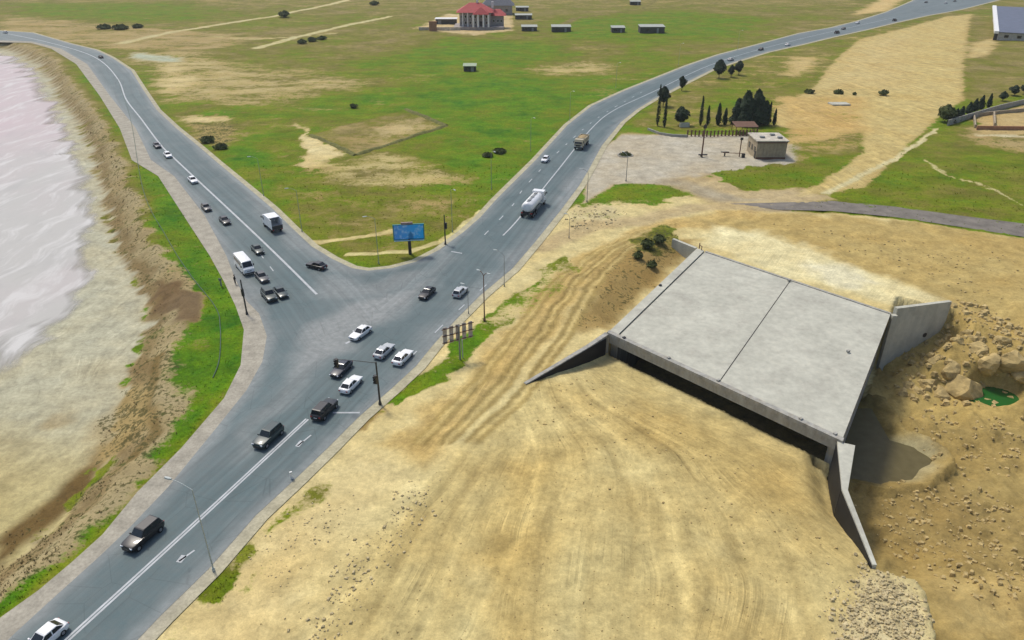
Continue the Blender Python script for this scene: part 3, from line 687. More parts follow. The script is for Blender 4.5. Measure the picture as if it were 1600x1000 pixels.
mark("road_marking", [(GP([(405, 395), (440, 440)]), .18, dict(dash=(4, 3)))])
mark("road_marking", [(GP([(760, 445), (700, 500), (640, 560)]), .18, dict(dash=(3, 5)))])

# ================================================================== materials for things
n = NT("cast_concrete"); P = n.pos()
a = n.noise(P, .18, 6, .6); b = n.noise(P, 1.4, 6, .65); c = n.noise(P, 9, 4)
stn = n.noise(n.scale(P, (.8, .8, .15)), 1.2, 5, .6)
k = n.mth('MULTIPLY', n.mr(a, .3, .7, .86, 1.1), n.mth('MULTIPLY', n.mr(b, .3, .7, .92, 1.08), n.mr(stn, .3, .65, .88, 1.06)))
n.bump(c, .2, .03)
colr = n.mix(n.mr(b, .55, .7, 0, .25), (.445, .44, .365), (.43, .39, .29))
blot = n.mr(n.noise(P, .3, 8, .72), .50, .68, 0, .42)
colr = n.mix(blot, colr, (.30, .28, .235))
spk = n.mr(n.noise(P, 2.6, 3), .69, .74, 0, .5)
colr = n.mix(spk, colr, (.22, .20, .17))
M_CONC = n.fin(n.mulv(colr, k), .85, .25)
n = NT("stained_concrete"); P = n.pos()
b = n.noise(P, 1.1, 6, .65); stn = n.noise(n.scale(P, (1.2, 1.2, .12)), 1.0, 6, .65)
n.bump(n.noise(P, 7, 4), .25, .04)
M_CONC2 = n.fin(n.mulv(n.mix(n.mr(b, .45, .7, 0, .5), (.36, .355, .32), (.34, .285, .19)), n.mr(stn, .3, .68, .62, 1.12)), .9, .2)
M_DARKJ = plain("dark_joint", (.08, .075, .065), .9)
M_STEEL = plain("grey_steel", (.22, .23, .23), .5, .4, .3)
M_DSTEEL = plain("dark_steel", (.035, .035, .036), .5, .4)
M_POLE = plain("pale_pole", (.30, .34, .25), .6)
M_LPOLE = plain("light_pole", (.42, .46, .44), .5)
M_RUST = plain("rusty_brown_steel", (.14, .075, .05), .75)
M_WHITE = plain("white_paint", (.72, .72, .70), .5, var=.06)
M_TYRE = plain("tyre_rubber", (.02, .02, .02), .85, .15)
M_RIM = plain("wheel_rim", (.32, .32, .33), .35, .5, .6)
n = NT("car_glass"); M_GLASS = n.fin((.012, .016, .018), .05, .6)
n = NT("head_lamp"); M_HEAD = n.fin((.65, .67, .70), .12, .6)
n = NT("tail_lamp"); M_TAIL = n.fin((.30, .012, .01), .2, .5)
M_PLATE = plain("number_plate", (.7, .7, .68), .5, var=.03)
def paint(name, col, rough=.38, coat=.25):
    n = NT(name); v = n.noise(n.obj(), 2.2, 4)
    n.fin(n.mulv(col, n.mr(v, .3, .7, .92, 1.06)), rough, .5); n.b.inputs['Coat Weight'].default_value = coat; n.b.inputs['Coat Roughness'].default_value = .06
    return n.m
PAINT = dict(black=paint("black_paint", (.008, .009, .011)), white=paint("white_car_paint", (.74, .75, .75)), silver=paint("silver_paint", (.42, .44, .45)),
             navy=paint("dark_blue_paint", (.012, .018, .035)), teal=paint("dark_teal_paint", (.012, .035, .038)), grey=paint("dark_grey_paint", (.055, .06, .065)),
             green=paint("dark_green_paint", (.025, .045, .04)), beige=paint("beige_paint", (.42, .36, .23), .5, .2))

# ------------------------------------------------------------------ bridge
br = empty("overpass_bridge", (float(BD[0]), float(BD[1]), 0))
tag(br, "unfinished grey concrete overpass with two broad deck slabs and splayed wing walls", "bridge")
def bp(a, b, z): p = a * E1 + b * E2; return (float(p[0]), float(p[1]), z)
def bq(a0, a1, b0, b1, z0, z1, name, mat=M_CONC, parent=br):
    return MB().hexa([bp(a0, b0, z0), bp(a1, b0, z0), bp(a1, b1, z0), bp(a0, b1, z0)], [bp(a0, b0, z1), bp(a1, b0, z1), bp(a1, b1, z1), bp(a0, b1, z1)]).build(name, mat, parent)
bq(.05, .5245, .018, .985, DZ - .45, DZ, "deck_slab"); bq(.5290, .996, .018, .985, DZ - .45, DZ, "deck_slab")
bq(.5245, .5290, .018, .985, DZ - .42, DZ - .07, "deck_joint", M_DARKJ)
bq(0.0, .044, .016, .992, DZ - .5, DZ + .14, "abutment_cap"); bq(.0445, .0495, .016, .985, DZ - .42, DZ - .1, "deck_joint", M_DARKJ)
bq(-.004, 1.0, -.006, .0145, DZ - .34, DZ + .2, "edge_kerb", M_CONC2)
bq(-.002, .998, .0, .014, DZ - 1.0, DZ - .35, "edge_beam", M_CONC2)
bq(.0, .996, .004, .03, DZ - 1.75, DZ - 1.01, "girder", M_CONC2)
for k in range(1, 9): bq(.0, .996, .03 + k * .105, .045 + k * .105, DZ - 1.75, DZ - .46, "girder", M_CONC2)
bq(.05, .998, .9865, 1.0, DZ - 1.0, DZ + .1, "edge_kerb", M_CONC2)
bq(.0, .035, .035, .99, -9.4, DZ - .52, "abutment_wall", M_CONC2)
bq(.955, .985, .035, .99, -9.4, DZ - .46, "abutment_wall", M_CONC2)
bq(.515, .54, .33, .97, -9.4, DZ - .46, "pier_wall", M_CONC2)
for a_, b_ in ((.08, .006), (.30, .008), (.523, .01), (.523, .975), (.85, .008), (.97, .012), (.012, .5), (.9, .55)):
    p = bp(a_, b_, 0); MB().box((p[0], p[1], DZ + .26), (.45, .35, .3), .5).build("bearing_block", M_CONC2 if a_ > .1 else M_DSTEEL, br)
# rail stubs at the far left corner
MB().tube([bp(.03, .985, DZ + .1), bp(.03, .985, DZ + 1.0)], .08).tube([bp(.01, 1.0, DZ + .1), bp(.01, 1.0, DZ + 1.2)], .1).tube([bp(.03, .985, DZ + .9), bp(.01, 1.0, DZ + .9)], .06).build("rail_stub", M_RUST, br)
def wall_line(name, pts, th, mat, parent, org):
    """wall through (x, y, ztop, zbottom, thickness)"""
    mb = MB(); rings = []
    for i, (x, y, zt, zb, t) in enumerate(pts):
        a = Vector(pts[max(i - 1, 0)][:2]); b = Vector(pts[min(i + 1, len(pts) - 1)][:2]); d = (b - a).normalized(); nn = Vector((-d.y, d.x)) * t / 2
        x -= org[0]; y -= org[1]
        rings.append([(x - nn.x, y - nn.y, zb), (x + nn.x, y + nn.y, zb), (x + nn.x, y + nn.y, zt), (x - nn.x, y - nn.y, zt)])
    return mb.loft(rings).build(name, mat, parent)
D0 = BP(0.0, .012)
wall_line("wing_wall", [(D0[0] - .4, D0[1] - .4, DZ + .0, -9, .8), ((D0[0] * .72 + DWALL[1][0] * .28), (D0[1] * .72 + DWALL[1][1] * .28), .55, -7, .7), (DWALL[1][0], DWALL[1][1], .12, -3, .5)], .7, M_CONC2, br, BD)
c0 = BP(1.0, .012)
cdir = (Vector(CW[2]) - Vector(CW[1])).normalized()
wall_line("wing_wall", [(c0[0] + .1, c0[1] - .6, DZ - .1, -9.4, 2.0), (CW[1][0] - .2, CW[1][1], .7, -9.4, .62), (CW[2][0], CW[2][1], .22, -9, .4)], .5, M_CONC, br, BD)
b0_ = BP(1.0, .99); bw = G(1484, 473, DZ)
wb = wall_line("wing_wall", [(b0_[0] + .55, b0_[1] + .2, DZ + 1.1, -11, .7), (bw[0], bw[1], DZ + .35, -9, .6)], .6, M_CONC, br, BD)
MB().hexa([(b0_[0] - BD[0] + x, b0_[1] - BD[1] + y, -11) for x, y in ((-.1, -.7), (.7, -.7), (.7, .1), (-.1, .1))], [(b0_[0] - BD[0] + x, b0_[1] - BD[1] + y, DZ + .05) for x, y in ((-.1, -.7), (.7, -.7), (.7, .1), (-.1, .1))]).build("pilaster", M_CONC, br)
a0_ = BP(0.0, 1.0); aw = G(1052, 372, 1.2)
wall_line("wing_wall", [(a0_[0] - .2, a0_[1] + .3, DZ, -5, .7), (aw[0], aw[1], DZ + .1, -4, .6)], .6, M_CONC, br, BD)
M_SHADE = plain("black_wall_shade", (.012, .013, .016), .6, .3, var=.3, sc=.6)  # near-black colour stands in for shade on the wing wall faces
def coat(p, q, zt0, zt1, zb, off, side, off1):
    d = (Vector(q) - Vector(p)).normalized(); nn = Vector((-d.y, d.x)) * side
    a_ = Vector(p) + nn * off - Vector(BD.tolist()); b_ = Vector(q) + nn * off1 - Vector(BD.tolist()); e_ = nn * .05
    MB().hexa([(a_.x, a_.y, zb), (b_.x, b_.y, zb), (b_.x + e_.x, b_.y + e_.y, zb), (a_.x + e_.x, a_.y + e_.y, zb)], [(a_.x, a_.y, zt0), (b_.x, b_.y, zt1), (b_.x + e_.x, b_.y + e_.y, zt1), (a_.x + e_.x, a_.y + e_.y, zt0)]).build("shade_sheet", M_SHADE, br)
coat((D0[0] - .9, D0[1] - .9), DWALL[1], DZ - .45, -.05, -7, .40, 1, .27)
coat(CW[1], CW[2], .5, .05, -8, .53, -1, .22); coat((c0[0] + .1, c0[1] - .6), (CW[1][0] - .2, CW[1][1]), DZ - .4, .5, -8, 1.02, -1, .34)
# formwork panels and weep hole on the right wing wall
wd = Vector((bw[0] - b0_[0], bw[1] - b0_[1])).normalized(); wn = Vector((wd.y, -wd.x)); LW = (Vector(bw) - Vector(b0_)).length
for i in range(4):
    for j in range(3):
        u0 = 1.2 + i * (LW - 1.6) / 4; u1 = u0 + (LW - 1.6) / 4 - .06; z0 = DZ - 2.3 * (j + 1) + .2; z1 = z0 + 2.2
        q = []
        for u_, o_ in ((u0, .40), (u1, .36), (u1, .20), (u0, .20)):
            pp = Vector(b0_) + Vector((.2, .2)) + wd * u_ + wn * (o_ + .02 * ((i + j) % 3)); q.append((pp.x - BD[0], pp.y - BD[1]))
        MB().prism(q, z0, z1).build("wall_panel", M_CONC if (i + j) % 3 else M_CONC2, br)
pp = Vector(b0_) + Vector((.2, .2)) + wd * (LW * .66) + wn * .5
MB().cyl((pp.x - BD[0], pp.y - BD[1], -4.2), (pp.x - BD[0] - wn.x * .5, pp.y - BD[1] - wn.y * .5, -4.2), .42, seg=12).build("drain_pipe", M_DSTEEL, br)

# ------------------------------------------------------------------ cars
def ring(x, w, zb, zs, zt, wt):
    """body section: sill, side, shoulder, top edge"""
    h = [(w * .90, zb), (w, zb + .14), (w, zs - .12), (w * .965, zs), (wt, zt)]
    return [(x, y, z) for y, z in h] + [(x, -y, z) for y, z in reversed(h)]
SPEC = {  # length, width, height, body stations (x, width factor, zb, shoulder, top, top width), cabin
    'sedan': dict(L=4.6, W=1.80, H=1.47, hood=.90, boot=.98, wind=(.78, .05), rear=(-2.02, -1.30), bel=.90),
    'suv': dict(L=4.85, W=1.96, H=1.82, hood=1.12, boot=1.15, wind=(.85, .30), rear=(-2.25, -2.0), bel=1.14),
    'hatch': dict(L=4.1, W=1.74, H=1.52, hood=.94, boot=.98, wind=(.70, .12), rear=(-1.98, -1.55), bel=.95)}
CARM = {}
def car_meshes(t):
    if t in CARM: return CARM[t]
    s = SPEC[t]; L, W, Hh = s['L'] / 2, s['W'] / 2, s['H']; zb = .24 if t != 'suv' else .32
    out = []
    hd, bt, bel = s['hood'], s['boot'], s['bel']
    rs = [ring(L, W * .70, zb + .16, .58, .62, W * .62), ring(L - .10, W * .86, zb + .04, hd - .20, hd - .14, W * .72), ring(L - .42, W * .97, zb, hd - .10, hd - .05, W * .80),
          ring(s['wind'][0], W, zb, bel, hd + .02, W * .86), ring(0, W, zb, bel, bel + .02, W * .88), ring(s['rear'][0] + .1, W, zb, bel + .02, bt, W * .86),
          ring(-L + .18, W * .94, zb + .03, bt - .06, bt - .01, W * .80), ring(-L + .03, W * .86, zb + .12, bt - .22, bt - .14, W * .74), ring(-L, W * .78, zb + .2, bt - .35, bt - .30, W * .7)]
    out.append(("body", MB().loft(rs).mesh("body", 38), 'paint', None))
    wf0, wf1 = s['wind']; rr0, rr1 = s['rear']; zr = Hh; zb2 = bel - .03
    wb_, wt_ = W * .90, W * .70
    base = [(wf0, -wb_ * .93, zb2), (wf0, wb_ * .93, zb2), (rr0, wb_ * .93, zb2), (rr0, -wb_ * .93, zb2)]
    top = [(wf1, -wt_, zr - .05), (wf1, wt_, zr - .05), (rr1, wt_, zr - .06), (rr1, -wt_, zr - .06)]
    out.append(("cabin", MB().hexa(base, top).mesh("cabin"), 'paint', None))
    crown = [(wf1 - .14, -wt_ + .07, zr), (wf1 - .14, wt_ - .07, zr), (rr1 + .14, wt_ - .07, zr - .01), (rr1 + .14, -wt_ + .07, zr - .01)]
    out.append(("roof", MB().hexa(top, crown).mesh("roof"), 'paint', None))
    V = [Vector(p) for p in base]; T = [Vector(p) for p in top]
    def pane(name, a, b, c, d, ins=.09, outw=.015):
        a, b, c, d = (Vector(q) for q in (a, b, c, d)); m = (a + b + c + d) / 4
        nn = (b - a).cross(d - a).normalized()
        if nn.dot(m - Vector((-.4, 0, .9))) < 0: nn = -nn
        q = [p + (m - p) * ins for p in (a, b, c, d)]
        return (name, MB().hexa([p - nn * .02 for p in q], [p + nn * outw for p in q]).mesh(name), M_GLASS, None)
    out.append(pane("windscreen", V[0], V[1], T[1], T[0])); out.append(pane("rear_window", V[3], V[2], T[2], T[3], .13))
    for sgn, i, j in ((-1, 0, 3), (1, 1, 2)):
        mB = V[i].lerp(V[j], .5); mT = T[i].lerp(T[j], .5)
        out.append(pane("side_window", V[i], mB, mT, T[i], .11)); out.append(pane("side_window", mB, V[j], T[j], mT, .13))
    rw = .32 if t != 'suv' else .38
    for sx in (L - .85, -L + .85):
        for sy in (-1, 1):
            y0 = sy * (W - .20); y1 = sy * (W + .015)
            out.append(("wheel", MB().cyl((sx, y0, rw), (sx, y1, rw), rw, seg=18).mesh("wheel", 40), M_TYRE, [("rim", MB().cyl((sx, y1 - sy * .05, rw), (sx, y1 + sy * .012, rw), rw * .62, rw * .55, seg=14).mesh("rim"), M_RIM)]))
    for sy in (-1, 1):
        out.append(("headlight", MB().box((L - .10, sy * W * .64, hd - .26), (.16, .40, .15), sy * -.35).mesh("headlight"), M_HEAD, None))
        out.append(("taillight", MB().box((-L + .04, sy * W * .66, bt - .28), (.12, .32, .17), sy * .2).mesh("taillight"), M_TAIL, None))
        out.append(("wing_mirror", MB().box((wf0 - .12, sy * (W + .06), bel + .05), (.14, .18, .13)).mesh("wing_mirror"), 'paint', None))
    out.append(("grille", MB().box((L - .01, 0, .56), (.06, W * .8, .2)).mesh("grille"), M_DSTEEL, None))
    out.append(("front_bumper", MB().box((L - .05, 0, .38), (.14, W * 1.3, .1)).mesh("front_bumper"), M_DSTEEL if t == 'suv' else 'paint', None))
    out.append(("rear_bumper", MB().box((-L + .02, 0, .45), (.16, W * 1.45, .14)).mesh("rear_bumper"), M_DSTEEL if t == 'suv' else 'paint', None))
    out.append(("number_plate", MB().box((-L - .03, 0, bt - .42), (.03, .5, .12)).mesh("number_plate"), M_PLATE, None))
    CARM[t] = out; return out
def heading(x, y, line_):
    p = Vector((x, y)); best = None
    for a, b in zip(line_, line_[1:]):
        a = Vector(a); b = Vector(b); d = b - a; t = max(0, min(1, (p - a).dot(d) / d.length_squared)); q = (p - a - d * t).length
        if best is None or q < best[0]: best = (q, d)
    return math.atan2(best[1].y, best[1].x)
def car(t, px, py, ln, sgn, col, label, turn=0, group="cars on the roads", name="parked_car"):
    x, y = G(px, py, .75)
    h = heading(x, y, ln) + (0 if sgn > 0 else math.pi) + R(turn)
    o = empty("car", (x, y, .026), h); o.scale = (.9, .9, .9); tag(o, label, "car", group)
    for nm, me, mt, sub in car_meshes(t):
        c = place(nm, me, PAINT[col] if mt == 'paint' else mt, o, mt == 'paint')
        for sn, sm_, smt in (sub or []): place(sn, sm_, smt, c)
    return o
A, T_ = 1, -1
car('sedan', 66, 997, C_S, T_, 'white', "white saloon cut off by the lower left corner of the photo")
car('suv', 223, 834, C_S, T_, 'black', "large black off-roader with chrome front, nearest dark vehicle on the road")
car('suv', 419, 680, C_S, T_, 'teal', "dark teal estate coming towards us beside the solid centre line")
car('suv', 507, 638, C_S, A, 'black', "black boxy off-roader waiting at the white stop line")
car('sedan', 533, 574, C_S, T_, 'navy', "dark saloon passing left of the white saloon beyond the stop line")
car('sedan', 548, 598, C_S, A, 'white', "white saloon just ahead of the black off-roader at the stop line")
car('sedan', 563, 518, C_S, T_, 'white', "white saloon crossing the middle of the junction, leftmost of its three white cars", turn=-6)
car('sedan', 600, 546, C_S, A, 'silver', "silvery saloon on the left of a pair leaving the junction")
car('sedan', 629, 556, C_S, A, 'white', "white saloon on the kerb side of a pair leaving the junction")
car('sedan', 667, 456, C_S, T_, 'black', "black saloon approaching the junction beside the small silver hatchback")
car('hatch', 719, 454, C_S, A, 'silver', "small silver hatchback left of the lamp post with two heads")
car('sedan', 494, 413, C_L, T_, 'black', "black saloon turning out of the junction below the grass corner", turn=28)
car('sedan', 402, 388, C_L, A, 'green', "dark green saloon queueing behind the white minibus by the centre line")
car('sedan', 409, 431, C_L, A, 'grey', "dark grey saloon queueing beside the front of the white minibus")
car('suv', 420, 460, C_L, A, 'green', "dark off-roader first in the queue nearest the signal mast")
car('sedan', 438, 455, C_L, A, 'teal', "dark low saloon first in the queue nearest the centre line")
car('sedan', 351, 343, C_L, A, 'black', "black saloon last but one approaching the queue, just below a grey car")
car('hatch', 322, 323, C_L, A, 'grey', "dark grey hatchback between a white car and a black saloon on the lakeside road")
car('sedan', 301, 280, C_L, A, 'white', "white saloon alone on the lakeside road, nearer of the two white ones")
car('sedan', 262, 241, C_L, A, 'white', "white saloon on the lakeside road, farther of the two white ones")
car('sedan', 245, 226, C_L, A, 'navy', "dark saloon right behind the farther white saloon on the lakeside road")
car('sedan', 157, 88, C_L, T_, 'black', "black car far up the lakeside road at its bend")
car('hatch', 8, 50, C_L, T_, 'white', "white car at the far left edge where the lakeside road leaves")
car('hatch', 852, 248, C_S, T_, 'white', "small white hatchback between the tanker and the beige tipper")
car('sedan', 1189, 76, C_S, T_, 'black', "black saloon on the far road just beyond the roadside trees", group="cars far up the right road")
car('sedan', 1231, 69, C_S, A, 'white', "white saloon on the far road ahead of a black one", group="cars far up the right road")
car('suv', 1308, 50, C_S, A, 'black', "black off-roader on the far road, front one of two close together", group="cars far up the right road")
car('sedan', 1318, 44, C_S, T_, 'grey', "dark car half hidden beyond the black off-roader on the far road", group="cars far up the right road")
car('sedan', 1340, 35, C_S, T_, 'white', "white car on the far road beside the sandy cutting", group="cars far up the right road")
car('suv', 1398, 31, C_S, A, 'black', "lone black car on the far road above the sand slope", group="cars far up the right road")
car('sedan', 1142, 92, C_S, A, 'silver', "pale car showing behind the three dark roadside trees", group="cars far up the right road")
car('sedan', 1447, 3, C_S, T_, 'black', "dark car at the top edge, first of the far group", group="cars far up the right road")
car('hatch', 1478, 4, C_S, A, 'white', "white van-like car at the top edge in the far group", group="cars far up the right road")
car('sedan', 1492, 1, C_S, T_, 'grey', "dark grey car at the top edge, last of the far group", group="cars far up the right road")

# lorries and minibus
def wheels(o, xsw, W, r=.5):
    for sx in xsw:
        for sy in (-1, 1):
            c = MB().cyl((sx, sy * (W - .3), r), (sx, sy * W, r), r, seg=18).build("wheel", M_TYRE, o, 40)
            MB().cyl((sx, sy * (W - .04), r), (sx, sy * (W + .015), r), r * .55, seg=12).build("rim", M_RIM, c)
def vehicle(name, px, py, z, ln, sgn, label, cat, turn=0):
    x, y = G(px, py, z); h = heading(x, y, ln) + (0 if sgn > 0 else math.pi) + R(turn)
    o = empty(name, (x, y, .026), h); tag(o, label, cat); return o
def cab(o, xf, L, W, z0, z1, mat, slope=.25):
    MB().loft([[(xf - L, -W, z0), (xf - L, W, z0), (xf - L, W, z1), (xf - L, -W, z1)], [(xf - .35, -W, z0), (xf - .35, W, z0), (xf - .35 - slope, W * .95, z1), (xf - .35 - slope, -W * .95, z1)],
               [(xf, -W * .95, z0), (xf, W * .95, z0), (xf - .06, W * .95, z0 + (z1 - z0) * .5), (xf - .06, -W * .95, z0 + (z1 - z0) * .5)]]).build("cab", mat, o)
    zm = z0 + (z1 - z0) * .52
    MB().hexa([(xf - .05, -W * .86, zm), (xf - .05, W * .86, zm), (xf - .16, W * .86, zm), (xf - .16, -W * .86, zm)],
              [(xf - .34 - slope + .06, -W * .84, z1 - .2), (xf - .34 - slope + .06, W * .84, z1 - .2), (xf - .5 - slope, W * .84, z1 - .2), (xf - .5 - slope, -W * .84, z1 - .2)]).build("windscreen", M_GLASS, o)
    for sy in (-1, 1):
        MB().box((xf - .95, sy * (W + .005), zm + .28), (.8, .03, .6)).build("side_window", M_GLASS, o)
        MB().box((xf + .02, sy * W * .72, z0 + .35), (.08, .36, .2)).build("headlight", M_HEAD, o)
        MB().box((xf - .25, sy * (W + .16), zm + .4), (.1, .18, .42)).build("wing_mirror", M_DSTEEL, o)
    MB().box((xf + .03, 0, z0 + .12), (.16, W * 1.9, .26)).build("bumper", M_DSTEEL, o)
    MB().box((xf + .005, 0, z0 + .62), (.06, W * 1.2, .34)).build("grille", M_DSTEEL, o)
# tanker (drives away)
tk = vehicle("tanker_lorry", 834, 317, 1.7, C_S, A, "white tanker lorry with a long rounded tank driving up the right road", "lorry"); tk.scale = (1.08, 1.12, 1.12)
MB().box((0, 0, .95), (9.6, .9, .25)).build("chassis", M_DSTEEL, tk)
rs = []
for xx, k in ((-4.9, .55), (-4.75, .86), (-4.4, 1), (2.3, 1), (2.6, .86), (2.72, .55)):
    rs.append([(xx, 1.18 * k * math.cos(t), 2.05 + .98 * k * math.sin(t)) for t in [2 * math.pi * i / 20 for i in range(20)]])
tank = MB().loft(rs).build("tank", PAINT['white'], tk, 50)
for xx in (-3.2, -1.0, 1.2): MB().cyl((xx, 0, 2.98), (xx, 0, 3.16), .34, seg=14).build("manhole", M_STEEL, tank)
MB().box((-1.0, 0, 3.06), (6.4, .5, .05)).build("walkway", M_STEEL, tank)
cab(tk, 4.95, 1.9, 1.2, .75, 3.0, PAINT['white'])
wheels(tk, (3.9, -2.2, -3.4, -4.4), 1.22)
for sy in (-1, 1): MB().box((-4.98, sy * .95, 1.0), (.1, .35, .22)).build("taillight", M_TAIL, tk)
MB().box((-5.0, 0, .75), (.14, 2.3, .2)).build("rear_bumper", M_DSTEEL, tk)
for sy in (-1, 1): MB().box((-.2, sy * 1.05, .95), (2.6, .12, .5)).build("side_guard", M_STEEL, tk)
# tipper (comes towards us)
tp = vehicle("tipper_lorry", 909, 221, 1.5, C_S, T_, "beige tipper lorry loaded with earth coming down the right road", "lorry")
MB().box((0, 0, .95), (8.2, .9, .3)).build("chassis", M_DSTEEL, tp)
cab(tp, 4.3, 2.0, 1.22, .75, 2.9, PAINT['beige'])
tr_ = MB()
for c, d in (((-1.0, 0, 1.35), (6.0, 2.4, .16)), ((-1.0, 1.18, 2.05), (6.0, .1, 1.3)), ((-1.0, -1.18, 2.05), (6.0, .1, 1.3)), ((2.0, 0, 2.2), (.12, 2.4, 1.6)), ((-4.0, 0, 2.0), (.12, 2.4, 1.2))): tr_.box(c, d)
bed = tr_.build("tipper_body", PAINT['beige'], tp)
for xx in (-3.2, -1.7, -.2, 1.3):
    for sy in (-1, 1): MB().box((xx, sy * 1.26, 2.0), (.12, .08, 1.25)).build("rib", PAINT['beige'], bed)
lo = [[(-3.85, y, 1.5) for y in (-1.1, -.4, .4, 1.1)], [(-2.6, -1.1, 2.5), (-2.6, -.4, 2.8), (-2.6, .4, 2.75), (-2.6, 1.1, 2.5)], [(-.6, -1.1, 2.55), (-.6, -.4, 3.0), (-.6, .4, 2.95), (-.6, 1.1, 2.5)], [(1.0, -1.1, 2.5), (1.0, -.4, 2.7), (1.0, .4, 2.8), (1.0, 1.1, 2.5)], [(1.9, y, 2.1) for y in (-1.1, -.4, .4, 1.1)]]
mb = MB()
for i in range(4): mb.add(lo[i] + lo[i + 1], [(0, 1, 5, 4), (1, 2, 6, 5), (2, 3, 7, 6)])
M_EARTH = plain("loose_earth", (.33, .25, .13), .95, var=.3, sc=2)
mb.build("earth_load", M_EARTH, bed)
wheels(tp, (3.2, -2.0, -3.3), 1.24)
# flat-nosed lorry on the lakeside road (drives away)
bx = vehicle("box_lorry", 425, 347, 1.5, C_L, T_, "pale grey lorry with a dark open back at the grass edge of the lakeside road", "lorry")
MB().box((0, 0, .8), (6.2, .9, .25)).build("chassis", M_DSTEEL, bx)
cab(bx, 3.2, 1.7, 1.05, .6, 2.6, PAINT['white'])
hull = MB()
for c, d in (((-.9, 0, 1.0), (4.6, 2.3, .14)), ((-.9, 1.12, 2.0), (4.6, .08, 1.9)), ((-.9, -1.12, 2.0), (4.6, .08, 1.9)), ((1.38, 0, 2.0), (.08, 2.3, 1.9)), ((-.2, 0, 2.98), (3.1, 2.34, .1))): hull.box(c, d)
hb = hull.build("box_body", PAINT['white'], bx)
MB().box((-3.22, 0, 1.35), (.1, 2.2, .75)).build("tailgate", M_DSTEEL, hb)
for sy in (-1, 1): MB().box((-3.2, sy * .9, .85), (.1, .3, .18)).build("taillight", M_TAIL, bx)
wheels(bx, (2.3, -1.9), 1.1, .42)
# minibus at the head of the queue
mbus = vehicle("minibus", 381, 412, 1.3, C_L, A, "white minibus standing in the queue on the lakeside road", "minibus")
Wm = 1.0
rs = []
for xx, zt, kk in ((-3.0, 2.45, .96), (-2.85, 2.62, 1), (1.7, 2.62, 1), (2.05, 2.5, .97), (2.75, 1.55, .95), (3.05, 1.35, .92), (3.15, .95, .9)):
    rs.append([(xx, -Wm * kk, .4), (xx, Wm * kk, .4), (xx, Wm * kk, min(1.5, zt)), (xx, Wm * kk * .9, zt - .06), (xx, Wm * kk * .7, zt), (xx, -Wm * kk * .7, zt), (xx, -Wm * kk * .9, zt - .06), (xx, -Wm * kk, min(1.5, zt))])
MB().loft(rs).build("body", PAINT['white'], mbus, 30)
MB().hexa([(2.72, -.84, 1.62), (2.72, .84, 1.62), (2.62, .84, 1.58), (2.62, -.84, 1.58)], [(2.16, -.78, 2.42), (2.16, .78, 2.42), (2.05, .78, 2.40), (2.05, -.78, 2.40)]).build("windscreen", M_GLASS, mbus)
for sy in (-1, 1):
    for i in range(4): MB().hexa([(1.55 - i * 1.1, sy * 1.0, 1.5), (.6 - i * 1.1, sy * 1.0, 1.5), (.6 - i * 1.1, sy * .9, 1.5), (1.55 - i * 1.1, sy * .9, 1.5)], [(1.55 - i * 1.1, sy * .945, 2.2), (.6 - i * 1.1, sy * .945, 2.2), (.6 - i * 1.1, sy * .85, 2.2), (1.55 - i * 1.1, sy * .85, 2.2)]).build("side_window", M_GLASS, mbus)
    MB().box((3.08, sy * .7, 1.0), (.1, .36, .22)).build("headlight", M_HEAD, mbus)
    MB().box((2.3, sy * 1.12, 1.75), (.1, .2, .35)).build("wing_mirror", M_DSTEEL, mbus)
MB().box((3.12, 0, .58), (.14, 1.9, .24)).build("bumper", M_DSTEEL, mbus); MB().box((3.12, 0, .95), (.06, .8, .16)).build("grille", M_DSTEEL, mbus)
wheels(mbus, (2.1, -1.9), 1.02, .36)

# ------------------------------------------------------------------ lamps, signals, signs
def lamp_post(px, py, hgt, label, ang=math.pi, arm=1.4, mat=M_POLE, two=False, r=.09, group="lamp posts along the roads"):
    x, y = G(px, py); z = min(hz(x, y), 0) if hz(x, y) > -1 else hz(x, y)
    o = empty("street_lamp", (x, y, z), ang); tag(o, label, "lamp post", group)
    MB().cyl((0, 0, -.2), (0, 0, .5), r * 2.0, r * 1.7, 8).build("base", mat, o)
    MB().cyl((0, 0, .5), (0, 0, hgt - .6), r, r * .6, 8, True).build("pole", mat, o, 40)
    for s in ((1, -1) if two else (1,)):
        pts = [(s * arm * t, 0, hgt - .6 + .6 * math.sin(t * math.pi / 2)) for t in (0, .2, .45, .7, 1)]
        MB().tube(pts, r * .5, 6).build("arm", mat, o)
        h_ = MB().loft([[(s * arm + a_, b_, hgt + c_) for b_, c_ in ((-w_, 0), (w_, 0), (w_ * .7, .12), (-w_ * .7, .12))] for a_, w_ in ((0, .08), (s * .3, .16), (s * .75, .12))]).build("lamp_head", M_LPOLE, o)
    return o
for i, (px, py, lab) in enumerate([
        (707, 362, "thin pale lamp post in the grass just right of the dark signal post"), (768, 296, "thin pale lamp post level with the tanker on the grass side"),
        (829, 236, "thin pale lamp post by the grass edge near the small white hatchback"), (890, 188, "thin pale lamp post by the grass edge level with the tipper"),
        (962, 137, "thin pale lamp post by the grass edge where the right road starts to bend"), (1060, 102, "thin pale lamp post across the road from the three dark roadside trees"),
        (1152, 78, "farthest thin pale lamp post on the grass side of the right road"), (592, 412, "pale lamp post in the grass left of the blue billboard"),
        (472, 362, "pale lamp post in the grass behind the pale grey lorry"), (412, 306, "thin pale lamp post at the grass edge of the lakeside road")]):
    x, y = G(px, py); lamp_post(px, py, 9.5, lab, ang=R(-60) if px > 600 else R(200), r=.07)
lamp_post(334, 892, 11.0, "tall light grey lamp post with curved arm nearest to us", ang=R(160), arm=2.2, mat=M_LPOLE, r=.08)
